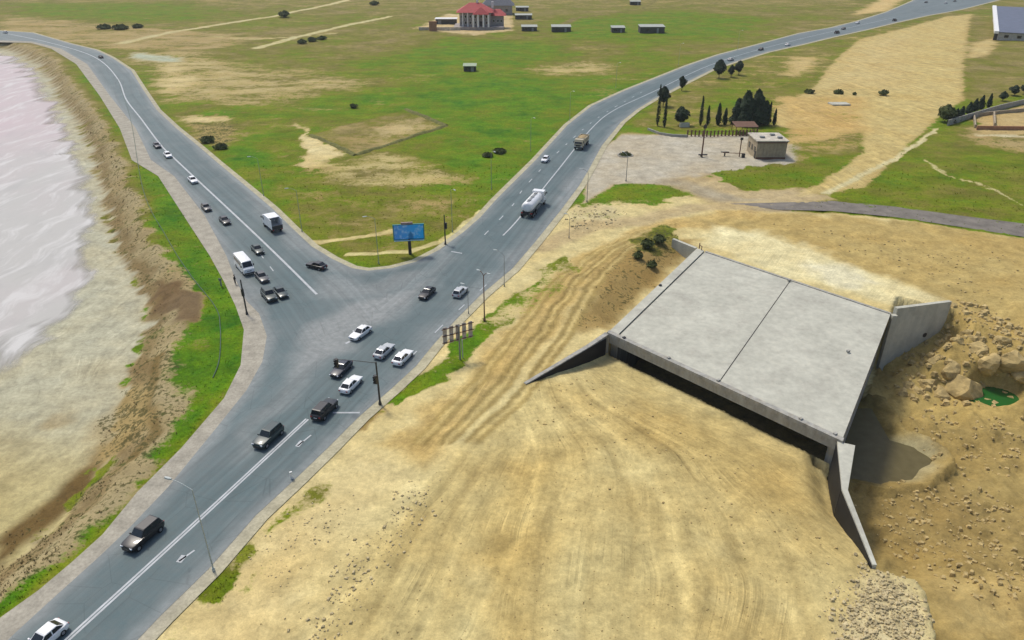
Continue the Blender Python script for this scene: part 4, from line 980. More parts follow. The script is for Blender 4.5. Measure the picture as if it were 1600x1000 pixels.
lamp_post(757, 502, 8.6, "brown lamp post with two white heads by the right road edge", ang=R(140), arm=.7, mat=M_RUST, two=True, r=.11)
lamp_post(978, 284, 7.0, "slender dark lamp post at the near edge of the gravel yard", ang=R(120), mat=M_STEEL, r=.09)
lamp_post(917, 316, 7.5, "slender lamp post between the tanker and the grass island", ang=R(150), mat=M_STEEL, r=.08)
lamp_post(788, 447, 6.5, "thin dark post right of the two-headed lamp post", ang=R(150), mat=M_STEEL, r=.06)
lamp_post(732, 490, 5.2, "short thin post just left of the two-headed lamp post", ang=R(150), mat=M_STEEL, r=.05, arm=.6)
lamp_post(889, 372, 5.0, "short post among the rubble below the grass island", ang=R(150), mat=M_STEEL, r=.06, arm=.5)
def lens(name, col, e):
    n = NT(name); return n.fin(col, .3, .4)
M_LR = lens("red_lens", (.35, .02, .015), 0); M_LA = lens("amber_lens", (.35, .16, .02), 0); M_LG = lens("green_lens", (.02, .2, .08), 0)
def signal_head(o, c, ang, name="signal_head"):
    b = MB().box(c, (.34, .42, 1.25), ang).build(name, M_DSTEEL, o)
    for k, m in enumerate((M_LR, M_LA, M_LG)):
        zz = c[2] + .4 - k * .4; d = Vector((math.cos(ang), math.sin(ang), 0))
        p = Vector((c[0], c[1], zz)); MB().cyl(p + d * .16, p + d * .19, .14, seg=12).build("signal_lens", m, b)
        MB().cyl(p + d * .17, p + d * .36, .17, .17, 12, False).build("visor", M_DSTEEL, b)
def signal_post(px, py, hgt, label, arm=None, head=math.pi, faces=None):
    x, y = G(px, py); o = empty("traffic_signal", (x, y, 0)); tag(o, label, "traffic light", "traffic lights at the junction")
    MB().cyl((0, 0, -.3), (0, 0, .4), .24, .2, 10).build("base", M_DSTEEL, o)
    MB().cyl((0, 0, .4), (0, 0, hgt), .14, .10, 10).build("pole", M_DSTEEL, o, 40)
    signal_head(o, (.3 * math.cos(head), .3 * math.sin(head), hgt * .62), head)
    if arm:
        MB().tube([(0, 0, hgt - .15), (arm[0] * .5, arm[1] * .5, hgt + .05), (arm[0], arm[1], hgt + .1)], [.05, .04, .03], 8).build("mast_arm", M_DSTEEL, o)
        signal_head(o, (arm[0] * .92, arm[1] * .92, hgt - .45), head)
    return o
signal_post(594, 632, 6.6, "dark signal mast with an arm reaching over the road by the works edge", arm=(-5.6, .5), head=R(-130))
signal_post(386, 491, 6.2, "dark signal mast on the lakeside shoulder beside the queue", head=R(120))
signal_post(696, 382, 6.2, "dark signal post at the grass corner right of the blue billboard", head=R(60))
# billboard
n = NT("billboard_print"); P = n.obj(); v = n.sepv(P)
a = n.noise(P, .55, 4); b = n.noise(P, 1.3, 5)
c = n.mix(n.mr(v[0], -3, 3, 0, 1), (.12, .36, .80), (.03, .50, .92))
c = n.mix(n.mr(b, .5, .66, 0, .75), c, (.45, .70, .92))
d1 = n.mth('ADD', n.mth('ABSOLUTE', n.mth('SUBTRACT', v[0], .35)), n.mth('MULTIPLY', n.mth('MAXIMUM', n.mth('SUBTRACT', v[2], 4.1), 0), .8))
c = n.mix(n.mr(n.mth('ADD', d1, n.mth('MULTIPLY', a, .6)), .6, .95, .8, 0), c, (.02, .16, .34))
M_PRINT = n.fin(c, .5, .3)
x, y = G(641, 397); bb = empty("billboard", (x, y, hz(x, y)), R(8))
tag(bb, "blue printed billboard on a dark post at the grass corner", "billboard")
MB().cyl((0, 0, -.3), (0, 0, 3.2), .34, .30, 12).build("post", M_DSTEEL, bb, 40)
MB().box((0, 0, 4.55), (5.9, .28, 3.1)).build("panel", plain("teal_frame", (.03, .22, .24), .5), bb)
MB().box((0, -.16, 4.6), (5.5, .06, 2.75)).build("printed_face", M_PRINT, bb)
MB().box((0, -.35, 3.0), (5.6, .6, .1)).build("catwalk", plain("pale_blue_metal", (.35, .52, .55), .5), bb)
MB().box((-.25, 0, 6.3), (2.2, .3, .42)).build("header_sign", plain("header_sign", (.30, .22, .2), .6), bb)
for xx in (-2, 0, 2): MB().tube([(xx, -.15, 6.1), (xx, -.9, 6.25)], .05, 6).build("lamp_bracket", M_DSTEEL, bb)
x, y = G(719, 562); b2 = empty("billboard", (x, y, hz(x, y)), R(28))
tag(b2, "weathered grey billboard seen from behind on a thin post at the green verge", "billboard")
MB().cyl((0, 0, -.3), (0, 0, 5.6), .13, .11, 10).build("post", M_STEEL, b2); MB().cyl((.55, .3, -.3), (.55, .3, 3), .08, seg=8).build("post", M_LPOLE, b2)
M_BACK = plain("weathered_hoarding", (.42, .37, .33), .9, var=.3, sc=1.5)
for i in range(5): MB().box((-2.1 + i * 1.0, .25, 4.4), (.62, .05, 2.7)).build("panel", M_BACK, b2)
for zz in (3.3, 4.4, 5.5): MB().box((-.1, .15, zz), (5.0, .1, .1)).build("rail", M_RUST, b2)
x, y = G(456, 748); mp = empty("marker_post", (x, y, 0)); tag(mp, "small white marker post at the right road edge before the stop line", "post")
MB().box((0, 0, .5), (.32, .22, 1.0), .4, .85).build("shaft", M_WHITE, mp); MB().box((0, 0, .92), (.30, .21, .12), .4).build("band", M_LPOLE, mp)
x, y = G(346, 447); mp = empty("marker_post", (x, y, 0)); tag(mp, "dark roadside post on the lakeside shoulder left of the signal mast", "post")
MB().box((0, 0, .7), (.22, .22, 1.4)).build("shaft", M_STEEL, mp); MB().box((0, -.1, 1.3), (.5, .06, .5)).build("plate", M_STEEL, mp)

# person on the shoulder
def person(px, py, ang, label):
    x, y = G(px, py)
    vs = [(0, 0, .95), (0, 0, 1.15), (0, 0, 1.42), (0, .01, 1.53), (.0, .03, 1.68), (.0, .03, 1.78),
          (.11, 0, .92), (.12, .02, .50), (.12, 0, .08), (.13, .16, .04), (-.11, 0, .92), (-.12, .0, .50), (-.13, -.03, .08), (-.13, .13, .04),
          (.20, 0, 1.40), (.27, -.02, 1.12), (.25, .06, .88), (-.20, 0, 1.40), (-.27, -.02, 1.12), (-.25, .08, .88)]
    ed = [(0, 1), (1, 2), (2, 3), (3, 4), (4, 5), (0, 6), (6, 7), (7, 8), (8, 9), (0, 10), (10, 11), (11, 12), (12, 13), (2, 14), (14, 15), (15, 16), (2, 17), (17, 18), (18, 19)]
    rad = [.15, .14, .15, .06, .10, .08, .10, .07, .05, .045, .10, .07, .05, .045, .075, .055, .045, .075, .055, .045]
    me = bpy.data.meshes.new("person"); me.from_pydata(vs, ed, [])
    n = NT("dark_clothing"); zz = n.sepv(n.obj())[2]
    n.fin(n.mix(n.mth('GREATER_THAN', zz, 1.52), n.mix(n.mth('GREATER_THAN', zz, .95), (.02, .022, .03), (.03, .028, .028)), (.30, .19, .13)), .85, .2); me.materials.append(n.m)
    o = bpy.data.objects.new("person", me); COL.objects.link(o); o.location = (x, y, 0); o.rotation_euler = (0, 0, ang)
    o.modifiers.new("skin", 'SKIN')
    for i, r in enumerate(rad): me.skin_vertices[0].data[i].radius = (r, r * .85)
    me.skin_vertices[0].data[0].use_root = True
    sb = o.modifiers.new("sub", 'SUBSURF'); sb.levels = 2; sb.render_levels = 2
    tag(o, label, "person")
    hr = MB()
    hr.loft([[(.115 * k * math.cos(t), .02 + .12 * k * math.sin(t), z_) for t in [2 * math.pi * i / 12 for i in range(12)]] for z_, k in ((1.68, 1.0), (1.76, 1.02), (1.83, .8), (1.87, .35))]).build("hair", M_DSTEEL, o, 60)
person(368, 444, R(-100), "person in dark clothes standing on the lakeside shoulder by the signal mast")

# ------------------------------------------------------------------ trees and shrubs
n = NT("dark_conifer_leaves"); q = n.noise(n.pos(), 1.1, 4); M_CONIF = n.fin(n.mix(n.mr(q, .3, .7, 0, 1), (.012, .022, .012), (.03, .05, .022)), .8, .2)
n = NT("shrub_leaves"); q = n.noise(n.pos(), 1.1, 4); M_SHRUB = n.fin(n.mix(n.mr(q, .3, .7, 0, 1), (.045, .06, .02), (.085, .10, .034)), .85, .15)
M_BARK = plain("bark", (.09, .06, .04), .95, var=.3, sc=4)
def leaves(prof, hgt, rad, cnt, size, seed):
    """leaf clumps through a crown whose radius follows prof(t), t = 0 at the foot and 1 at the tip"""
    g = np.random.default_rng(seed); mb = MB()
    lobes = [(g.uniform(0, 6.28), g.uniform(.0, 1), g.uniform(.2, .5)) for _ in range(7)]
    for _ in range(cnt):
        t = g.uniform(0, 1); a = g.uniform(0, 6.283); rr = prof(t) * rad
        bulge = 1 + sum(k * math.cos(a - p) * math.exp(-((t - q) / .16) ** 2) for p, q, k in lobes) * .55
        r = rr * bulge * math.sqrt(g.uniform(.15, 1)); c = Vector((r * math.cos(a), r * math.sin(a), t * hgt + g.normal() * .12))
        nrm = Vector((math.cos(a), math.sin(a), g.uniform(.1, 1.2))).normalized()
        u = nrm.orthogonal().normalized(); ang = g.uniform(0, 6.28); v = nrm.cross(u); u, v = u * math.cos(ang) + v * math.sin(ang), v * math.cos(ang) - u * math.sin(ang)
        s = size * g.uniform(.6, 1.3)
        mb.add([c - u * s, c + v * s * .55, c + u * s, c - v * s * .55 - nrm * s * .3], [(0, 1, 2), (0, 2, 3)])
    return mb
P_CYP = lambda t: (math.sin(min(1, t * 4 + .15) * math.pi / 2)) * (1 - t) ** .55 * .95 + .05
P_CON = lambda t: (1 - t) ** .55 * min(1, t * 6 + .35)
P_RND = lambda t: math.sin(min(max(t, .03), .97) * math.pi) ** .6
def tree(name, px, py, hgt, rad, kind, label, seed, cat="tree", group=None, mat=None, trunk=.12, cnt=900, z=None):
    x, y = G(px, py); o = empty(name, (x, y, hz(x, y) if z is None else z)); tag(o, label, cat, group)
    prof, b = {'cyp': (P_CYP, .04), 'con': (P_CON, .06), 'rnd': (P_RND, .28)}[kind]
    hb_ = hgt * b
    tr2 = MB().tube([(0, 0, -.2), (.04, .02, hb_ + .1), (0, .05, hgt * .7)], [trunk * 1.3, trunk, trunk * .3], 7)
    for i in range(5):
        a = i * 1.3 + seed; z0 = hb_ + (hgt - hb_) * (.12 + .12 * i); tr2.tube([(0, 0, z0), (math.cos(a) * rad * .6, math.sin(a) * rad * .6, z0 + hgt * .08)], [trunk * .45, trunk * .15], 5)
    tr2.build("trunk", M_BARK, o)
    lv = leaves(prof, hgt - hb_, rad, cnt, max(.22, rad * .26), seed).build("crown", mat or M_CONIF, o); lv.location = (0, 0, hb_)
    return o
TG = "dark trees beside the yard and road"
tree("cypress_tree", 1027, 196, 12.5, .85, 'cyp', "tall slim cypress at the yard corner, left one of a pair", 1, group=TG)
tree("cypress_tree", 1038, 198, 9.0, .75, 'cyp', "slim cypress at the yard corner, right one of a pair", 2, group=TG)
tree("round_tree", 1036, 166, 6.5, 2.1, 'rnd', "round dark tree rising behind the pair of cypresses", 3, group=TG)
tree("round_tree", 1065, 142, 5.2, 1.4, 'rnd', "small dark tree alone at the right road edge", 4, group=TG)
tree("round_tree", 1063, 195, 5.5, 2.3, 'rnd', "dark green bushy tree right of the cypress pair", 5, group=TG)
tree("round_tree", 1123, 122, 6.8, 2.5, 'rnd', "biggest of three dark round trees beside the right road", 6, group=TG)
tree("round_tree", 1142, 121, 4.6, 1.4, 'rnd', "middle one of three dark round trees beside the right road", 7, group=TG)
tree("round_tree", 1154, 118, 5.4, 1.8, 'rnd', "rightmost of three dark round trees beside the right road", 8, group=TG)
tree("cypress_tree", 1094, 196, 9.0, .8, 'cyp', "slim cypress behind the brown mast in the yard", 9, group=TG)
tree("cypress_tree", 1105, 195, 6.0, .8, 'cyp', "short cypress right of the one behind the brown mast", 10, group=TG)
tree("cypress_tree", 1121, 195, 6.6, 1.2, 'cyp', "pointed conifer in the middle of the yard row", 11, group=TG)
tree("cypress_tree", 1132, 195, 5.0, 1.0, 'cyp', "low conifer between the yard row's pointed one and the big clump", 12, group=TG)
tree("conifer_tree", 1150, 194, 7.6, 2.7, 'con', "left dark conifer of the big clump behind the yard", 13, group=TG, cnt=1300)
tree("conifer_tree", 1163, 195, 9.8, 3.6, 'con', "broad tallest conifer left of centre in the big clump behind the yard", 14, group=TG, cnt=1800)
tree("conifer_tree", 1179, 195, 10.4, 3.6, 'con', "broad tallest conifer right of centre in the big clump behind the yard", 15, group=TG, cnt=1800)
tree("conifer_tree", 1193, 195, 7.0, 2.4, 'con', "dark conifer on the right flank of the big clump", 16, group=TG)
tree("cypress_tree", 1200, 195, 7.0, .8, 'cyp', "thin cypress at the right end of the big clump", 17, group=TG)
tree("cypress_tree", 1209, 195, 4.8, .8, 'cyp', "small cypress last in the row behind the yard", 18, group=TG)
HG = "dark hedge conifers along the sand edge"
hl = ["greyish bush at the sand end of the dark hedge", "first dark conifer of the hedge beside the sand", "second dark conifer of the hedge beside the sand", "third dark conifer of the hedge beside the sand", "middle dark conifer of the hedge, after a small gap", "fifth dark conifer of the hedge up the slope", "sixth dark conifer of the hedge up the slope", "tall narrow conifer ending the dense hedge", "lone dark bush right of the dense hedge", "dark bush at the wall near the right edge", "large dark bush at the right edge of the photo"]
for i, ((px, py, hh, rr), l) in enumerate(zip([(1476, 190, 5.0, 2.8), (1484, 192, 3.5, 1.5), (1492, 189, 3.8, 1.6), (1501, 184, 3.6, 1.5), (1513, 176, 3.4, 1.5), (1522, 173, 3.8, 1.5), (1532, 170, 4.4, 1.4), (1544, 168, 4.4, 1.1), (1566, 158, 3.0, 1.4), (1584, 150, 3.4, 1.7), (1602, 148, 4.2, 2.2)], hl)):
    tree("hedge_tree", px, py, hh, rr, 'rnd' if i in (0, 8, 9, 10) else 'con', l, 30 + i, group=HG, mat=M_SHRUB if i == 0 else None, cnt=600, trunk=.08)
SG = "dark shrubs in the far fields"
for i, (px, py, hh, rr, l) in enumerate([(445, 27, 4.5, 4.8, "big dark round bush beside the upper far track"), (165, 45, 2.5, 5, "left dark bush of the thicket in the upper left field"), (190, 46, 2.6, 5.5, "middle dark bush of the thicket in the upper left field"), (215, 44, 2.2, 4, "right dark bush of the thicket in the upper left field"),
        (472, 68, 2.2, 3, "left bush of the dark row below the lower far track"), (487, 65, 2.4, 3.2, "middle bush of the dark row below the lower far track"), (503, 62, 2.0, 3, "right bush of the dark row below the lower far track"), (585, 8, 3.2, 4.5, "green bush at the top edge left of the red-roofed house"), (552, 168, 1.6, 1.6, "small dark bush in the yellow-green field above the old foundation"),
        (1380, 148, 2.2, 2.0, "dark bush on the sand with spiky branches"), (1310, 146, 1.4, 2.2, "low dark bush on the sand above the pale slab"), (1265, 146, 1.3, 2.2, "low dark bush at the left end of the sand"), (1335, 148, 1.0, 1.0, "tiny dark bush between the pale slab and the spiky bush"),
        (325, 222, 1.8, 2.4, "dark scrub bush below the bare streak near the lakeside road"), (345, 232, 1.5, 2.2, "low scrub bush at the grass edge of the lakeside road"), (780, 238, 1.2, 2.2, "dark low bush in the bright field left of the tanker"), (762, 244, 1.0, 1.8, "small dark bush left of the low bush in the bright field"),
        (1010, 388, 2.2, 1.6, "green bush in the hollow left of the bridge deck"), (1030, 380, 2.0, 1.5, "dark bush beside the far wing wall of the bridge"), (997, 404, 1.5, 1.2, "small bush lowest in the hollow left of the bridge deck"), (1020, 410, 1.3, 1.2, "low bush closest to the bridge's left cap")]):
    tree("shrub", px, py, hh * .8, rr * .85, 'rnd', l, 60 + i, cat="bush", group=SG, mat=M_SHRUB, cnt=420, trunk=.06)

# ------------------------------------------------------------------ yard things
def at(px, py, dz=0.0):
    x, y = G(px, py); return (x, y, hz(x, y) + dz)
M_TAN = plain("tan_cladding", (.34, .28, .19), .8); M_ROOFP = plain("pale_flat_roof", (.46, .42, .34), .85, var=.3, sc=.6)
x0, y0, z0 = at(1203, 249); st = empty("kiosk_building", (x0, y0, z0), 0); tag(st, "tan panelled kiosk with pale flat roof at the right end of the yard", "building")
MB().box((0, 4.2, 2.4), (8.0, 8.4, 4.8)).build("wall", M_TAN, st)
rf = MB().box((0, 4.2, 4.95), (8.6, 9.0, .28)).build("roof", M_ROOFP, st)
for xx, yy in ((-2, 3), (1.5, 5.5), (2.6, 2.5)): MB().box((xx, yy, 5.3), (1.2, .9, .5)).build("roof_vent", M_STEEL, rf)
for i in range(9): MB().box((-3.55 + i * .89, -.05, 2.5), (.80, .10, 3.7)).build("cladding_panel", M_TAN, st)
MB().box((0, -.08, .3), (8.0, .2, .6)).build("plinth", M_RUST, st); MB().box((0, -.1, 4.6), (8.1, .3, .22)).build("fascia", M_RUST, st)
for sy in (0, 1, 2): MB().box((-4.05, 1.5 + sy * 2.5, 2.4), (.1, 1.2, 1.4)).build("window", M_GLASS, st)
MB().box((-4.06, .7, 1.1), (.1, .9, 2.1)).build("door", M_DSTEEL, st)
x0, y0, z0 = at(1096, 246); ms = empty("brown_mast", (x0, y0, z0)); tag(ms, "tall rust-brown mast on a base frame in the yard", "mast")
MB().cyl((0, 0, 0), (0, 0, 9.0), .22, .16, 10).build("pole", M_RUST, ms); MB().box((.3, 0, .6), (2.4, .35, .3)).box((0, 0, .15), (.4, 1.6, .3)).build("base_frame", M_DSTEEL, ms); MB().box((0, -.1, 8.2), (.9, .15, .9)).build("top_box", M_DSTEEL, ms)
x0, y0, z0 = at(1161, 246); bm_ = empty("barrier_gate", (x0, y0, z0)); tag(bm_, "dark barrier stand with a long boom in front of the kiosk", "barrier")
MB().box((0, 0, .55), (.8, .6, 1.1)).build("cabinet", M_DSTEEL, bm_); MB().tube([(.2, 0, 1.1), (-5.6, .2, 1.3)], .09, 6).build("boom", M_RUST, bm_); MB().cyl((-.9, .6, 0), (-.9, .6, 5.2), .14, seg=8).build("post", M_RUST, bm_); MB().box((-.9, .5, 5.0), (.8, .1, .7)).build("sign_plate", M_DSTEEL, bm_)
x0, y0, z0 = at(1132, 244); st2 = empty("steel_stand", (x0, y0, z0)); tag(st2, "low dark steel stand at the free end of the barrier boom", "stand")
MB().box((0, 0, .5), (.3, .3, 1.0)).build("leg", M_DSTEEL, st2); MB().box((0, 0, 1.1), (2.2, .4, .22)).build("crossbar", M_DSTEEL, st2)
# red-brown fence
fp = GP([(1074, 213), (1110, 214), (1150, 213), (1182, 212)]); fo = empty("rusty_fence", (fp[0][0], fp[0][1], hz(*fp[0]))); tag(fo, "long rust-red picket fence at the back of the yard", "fence")
pts = resample(fp, 1.0)
for q in pts: MB().box((q.x - fp[0][0], q.y - fp[0][1], 1.0), (.42, .12, 2.0)).build("picket", M_RUST, fo)
for a_, b_ in zip(pts, pts[1:]):
    for zz in (.5, 1.6): MB().tube([(a_.x - fp[0][0], a_.y - fp[0][1] + .12, zz), (b_.x - fp[0][0], b_.y - fp[0][1] + .12, zz)], .06, 5).build("rail", M_RUST, fo)
x0, y0, z0 = at(1166, 211); sh = empty("open_shelter", (x0, y0, z0)); tag(sh, "low brown-roofed shelter between the fence and the kiosk", "shelter")
MB().hexa([(-3.4, 0, 2.2), (3.4, 0, 2.2), (3.4, 5, 2.7), (-3.4, 5, 2.7)], [(-3.4, 0, 2.35), (3.4, 0, 2.35), (3.4, 5, 2.85), (-3.4, 5, 2.85)]).build("roof", M_RUST, sh)
for xx in (-3.2, 0, 3.2):
    for yy, hh in ((.2, 2.2), (4.8, 2.68)): MB().cyl((xx, yy, 0), (xx, yy, hh), .09, seg=8).build("post", M_RUST, sh)
x0, y0, z0 = at(998, 197); o = MB().box((0, 0, .6), (3.0, 1.6, 1.2), 0, .96).build("concrete_block", M_CONC); o.location = (x0 + 14.2, y0 - .6, z0); tag(o, "pale concrete block at the foot of the cypress pair", "block")
kb = GP([(1012, 203), (1030, 210), (1050, 213), (1074, 214)]); o = empty("kerb_wall", (kb[0][0], kb[0][1], hz(*kb[0]))); tag(o, "low grey kerb wall edging the yard below the cypress pair", "wall")
for a_, b_ in zip(resample(kb, 2.4), resample(kb, 2.4)[1:]):
    d = b_ - a_; m_ = (a_ + b_) / 2; MB().box((m_.x - kb[0][0], m_.y - kb[0][1], .3), (d.length - .05, .35, .7), math.atan2(d.y, d.x)).build("kerb_stone", M_CONC2, o)
# planted island
x0, y0, z0 = at(977, 243); isl = empty("planted_island", (x0, y0, z0)); tag(isl, "small round planted island with a kerb in the gravel yard", "flower bed")
for i in range(16):
    a_ = 2 * math.pi * i / 16; MB().box((2.0 * math.cos(a_), 2.0 * math.sin(a_), .14), (.28, .74, .3), a_).build("kerb_stone", M_CONC2, isl)
leaves(lambda t: 1 - .3 * t, .7, 1.8, 500, .28, 5).build("planting", M_SHRUB, isl)
o = MB().box((0, 0, .25), (6.5, 4.0, .5), .05).build("concrete_pad", M_CONC); o.location = at(1311, 163); tag(o, "pale flat slab lying on the sand below the low bushes", "slab")
# ------------------------------------------------------------------ buildings far off
M_RED = plain("red_roof_tiles", (.36, .05, .05), .7, var=.2, sc=1.5); M_GREYW = plain("grey_render", (.30, .27, .25), .9); M_DKROOF = plain("slate_roof", (.10, .11, .13), .7); M_BRICK = plain("orange_brick", (.34, .18, .10), .9)
def hip(mb, x0, x1, y0, y1, z0, z1, rx=.35):
    cx0, cx1 = x0 + (x1 - x0) * rx, x1 - (x1 - x0) * rx; cy = (y0 + y1) / 2
    return mb.add([(x0, y0, z0), (x1, y0, z0), (x1, y1, z0), (x0, y1, z0), (cx0, cy, z1), (cx1, cy, z1)], [(0, 1, 5, 4), (1, 2, 5), (2, 3, 4, 5), (3, 0, 4), (3, 2, 1, 0)])
x0, y0, z0 = at(748, 46); hs = empty("red_roofed_house", (x0, y0, z0)); tag(hs, "grey villa with red hipped roofs and white columns, at the top of the field", "house")
MB().box((0, 7, .8), (30, 20, 1.6)).build("plinth", M_GREYW, hs)
MB().box((-2, 8, 5.4), (19, 12, 7.6)).build("wall", M_GREYW, hs); MB().box((11, 9, 4.4), (8, 9, 5.6)).build("wall", M_GREYW, hs)
r1 = hip(MB(), -13.5, 9, 0, 17, 9.3, 14.2).build("roof", M_RED, hs); hip(MB(), 6, 16.5, 3, 15, 7.3, 10.6).build("roof", M_RED, hs)
hip(MB(), -3.5, 6.5, -3.6, 4, 8.6, 12.2, .45).build("porch_roof", M_RED, hs)
for xx in (-3, -.2, 3.0, 6): MB().cyl((xx, -3, 1.6), (xx, -3, 8.6), .55, .5, 10).build("column", M_WHITE, hs)
for xx in (-9.5, -6.5): MB().cyl((xx, .7, 1.6), (xx, .7, 9.3), .35, seg=8).build("column", M_WHITE, hs)
for zz in (3.6, 7):
    for xx in (-10, -7.8, -5, -2, 1.5, 4.8): wdw = MB().box((xx, 1.98, zz), (1.3, .14, 1.7)).build("window", M_WHITE, hs); MB().box((xx, 1.9, zz), (1.05, .06, 1.45)).build("pane", M_GLASS, wdw)
for xx in (9, 11.5, 13.5): wdw = MB().box((xx, 4.46, 4.4), (1.2, .12, 1.7)).build("window", M_WHITE, hs); MB().box((xx, 4.38, 4.4), (1.0, .06, 1.45)).build("pane", M_GLASS, wdw)
MB().box((1.5, 1.95, 3), (1.8, .16, 2.8)).build("door", M_DSTEEL, hs)
for xx, yy in ((-1, 9), (8.2, 9)): MB().box((xx, yy, 14.0 if xx < 0 else 13), (1.3, 1.3, 3.4)).build("chimney", M_WHITE, r1)
x0, y0, z0 = at(778, 24); h2 = empty("grey_roofed_house", (x0, y0, z0)); tag(h2, "house with a big slate-grey roof right behind the red-roofed villa", "house")
MB().box((0, 7, 3), (20, 14, 6)).build("wall", M_GREYW, h2); hip(MB(), -11.5, 11.5, -1, 15, 6, 12.5, .3).build("roof", M_DKROOF, h2)
for xx in (-6, -2, 2, 6): MB().box((xx, -.05, 3), (1.4, .15, 1.8)).build("window", M_GLASS, h2)
def shed(px, py, L, W, Hh, label, roof=M_ROOFP, wall=M_DSTEEL, ang=0.0, name="field_shed", door=True):
    x0, y0, z0 = at(px, py); o = empty(name, (x0, y0, z0), ang); tag(o, label, "shed", "small sheds in the far field")
    MB().box((0, W / 2, Hh / 2), (L, W, Hh)).build("wall", wall, o)
    MB().hexa([(-L / 2 - .3, -.4, Hh), (L / 2 + .3, -.4, Hh), (L / 2 + .3, W + .3, Hh + .5), (-L / 2 - .3, W + .3, Hh + .5)], [(-L / 2 - .3, -.4, Hh + .15), (L / 2 + .3, -.4, Hh + .15), (L / 2 + .3, W + .3, Hh + .65), (-L / 2 - .3, W + .3, Hh + .65)]).build("roof", roof, o)
    if door: MB().box((L * .22, -.03, Hh * .42), (1.2, .1, Hh * .8)).build("door", M_STEEL, o)
    MB().box((-L * .2, -.03, Hh * .55), (1.4, .1, .8)).build("window", M_GLASS, o)
M_SHD = plain("dark_shed_wall", (.07, .07, .06), .9); M_SHR = plain("weathered_sheet_roof", (.33, .35, .31), .7)
shed(827, 49, 9, 6, 2.4, "small shed with sloping pale roof right of the grey-roofed house", M_SHR, M_SHD)
shed(877, 51, 11, 7, 2.8, "dark shed second from the left in the far field's row of four", M_SHR, M_SHD)
shed(966, 52, 7.5, 6, 2.6, "smallest shed in the far field's row of four", M_SHR, M_SHD)
shed(1019, 53, 14, 8, 3.4, "largest dark shed, rightmost of the far field's row", M_SHR, M_SHD)
shed(816, 18, 9, 5, 2.6, "farther of two low dark sheds above the grey-roofed house's yard", M_SHR, M_SHD)
shed(818, 30, 11, 5, 2.6, "nearer of two low dark sheds right of the grey-roofed house", M_SHR, M_SHD)
shed(993, 8, 8, 5, 2.6, "lone dark shed near the top edge above the row of four", M_SHR, M_SHD)
shed(734, 113, 5.2, 4, 2.2, "tiny hut with pale green roof alone in the middle of the field", plain("pale_green_sheet", (.30, .36, .24), .7), M_SHD)
x0, y0, z0 = at(697, 38); o = empty("white_outbuilding", (x0, y0, z0)); tag(o, "low white-roofed outbuilding left of the red-roofed villa", "shed")
MB().box((0, 3, 1.5), (13, 6, 3)).build("wall", M_SHD, o); MB().box((0, 3, 3.15), (14, 7.5, .35)).build("roof", M_WHITE, o); MB().box((-4, -.05, 1.2), (2, .12, 2.2)).build("door", M_STEEL, o)
x0, y0, z0 = at(690, 48); o = empty("garden_wall", (x0, y0, z0)); tag(o, "pale low garden wall in front of the white-roofed outbuilding", "wall")
for i in range(8): MB().box((-12 + i * 3.1, 0, .9), (3.0, .4, 1.8)).build("wall_panel", M_ROOFP, o)
x0, y0, z0 = at(677, 49); o = empty("brick_stack", (x0, y0, z0 + .0)); tag(o, "orange brick gate pier at the left end of the garden wall", "brick pier")
MB().box((0, -.8, 2.6), (4.4, 1, 5.2)).build("pier", M_BRICK, o); MB().box((0, -.8, 5.3), (5, 1.4, .3)).build("cap", M_BRICK, o)
# hangar on the right
ha = Vector(G(1561, 50, 4.2)); hb2 = Vector(G(1557, 9, 8.8)); dp = (hb2 - ha).length; rz = math.atan2(hb2.y - ha.y, hb2.x - ha.x) - math.pi / 2
hg = empty("long_hangar", (ha.x, ha.y, 0), rz); tag(hg, "long building with a dark blue-grey roof and white gable edge at the upper right", "building"); Lh = 60
M_BLUE = plain("blue_grey_roof", (.11, .125, .17), .55, var=.12, sc=.3)
MB().prism([(.1, .2), (Lh, .2), (Lh, dp), (.1, dp)], 0, 3.9).build("wall", plain("pale_wall", (.42, .40, .36), .9), hg)
for i in range(4): MB().hexa([(i * 15, -.6, 4.05), (i * 15 + 14.9, -.6, 4.05), (i * 15 + 14.9, dp, 8.4), (i * 15, dp, 8.4)], [(i * 15, -.6, 4.25), (i * 15 + 14.9, -.6, 4.25), (i * 15 + 14.9, dp, 8.6), (i * 15, dp, 8.6)]).build("roof_panel", M_BLUE, hg)
MB().hexa([(-2.2, -.7, 3.4), (-.05, -.7, 3.4), (-.05, dp, 8.0), (-2.2, dp, 8.0)], [(-2.2, -.7, 4.7), (-.05, -.7, 4.7), (-.05, dp, 9.0), (-2.2, dp, 9.0)]).build("gable_edge", M_WHITE, hg)
MB().prism([(-1.9, -.4), (-.1, -.4), (-.1, .15), (-1.9, .15)], 0, 3.4).build("gable_pier", M_DSTEEL, hg)
for xx in (4, 10, 16, 22): MB().box((xx, .12, 2.2), (2.0, .2, 1.4)).build("window", M_GLASS, hg)
# low plot walls at the right edge
for i, (p, l) in enumerate([([(1521, 182), (1560, 178), (1620, 172)], "pale low plot wall, upper one by the right edge"), ([(1521, 184), (1523, 200)], "short pale wall stub running down at the plot corner"), ([(1525, 203), (1620, 204)], "long low earth-coloured wall, lower one by the right edge"), ([(1552, 180), (1553, 198)], "pale cross wall inside the plot by the right edge")]):
    q = GP(p); o = empty("plot_wall", (q[0][0], q[0][1], hz(*q[0]))); tag(o, l, "wall", "low walls of the plot on the right")
    for a_, b_ in zip(resample(q, 4), resample(q, 4)[1:]):
        d = b_ - a_; m_ = (a_ + b_) / 2; MB().box((m_.x - q[0][0], m_.y - q[0][1], .5), (d.length - .04, .4, 1.5), math.atan2(d.y, d.x)).build("wall_panel", M_TAN if i != 2 else M_BRICK, o)
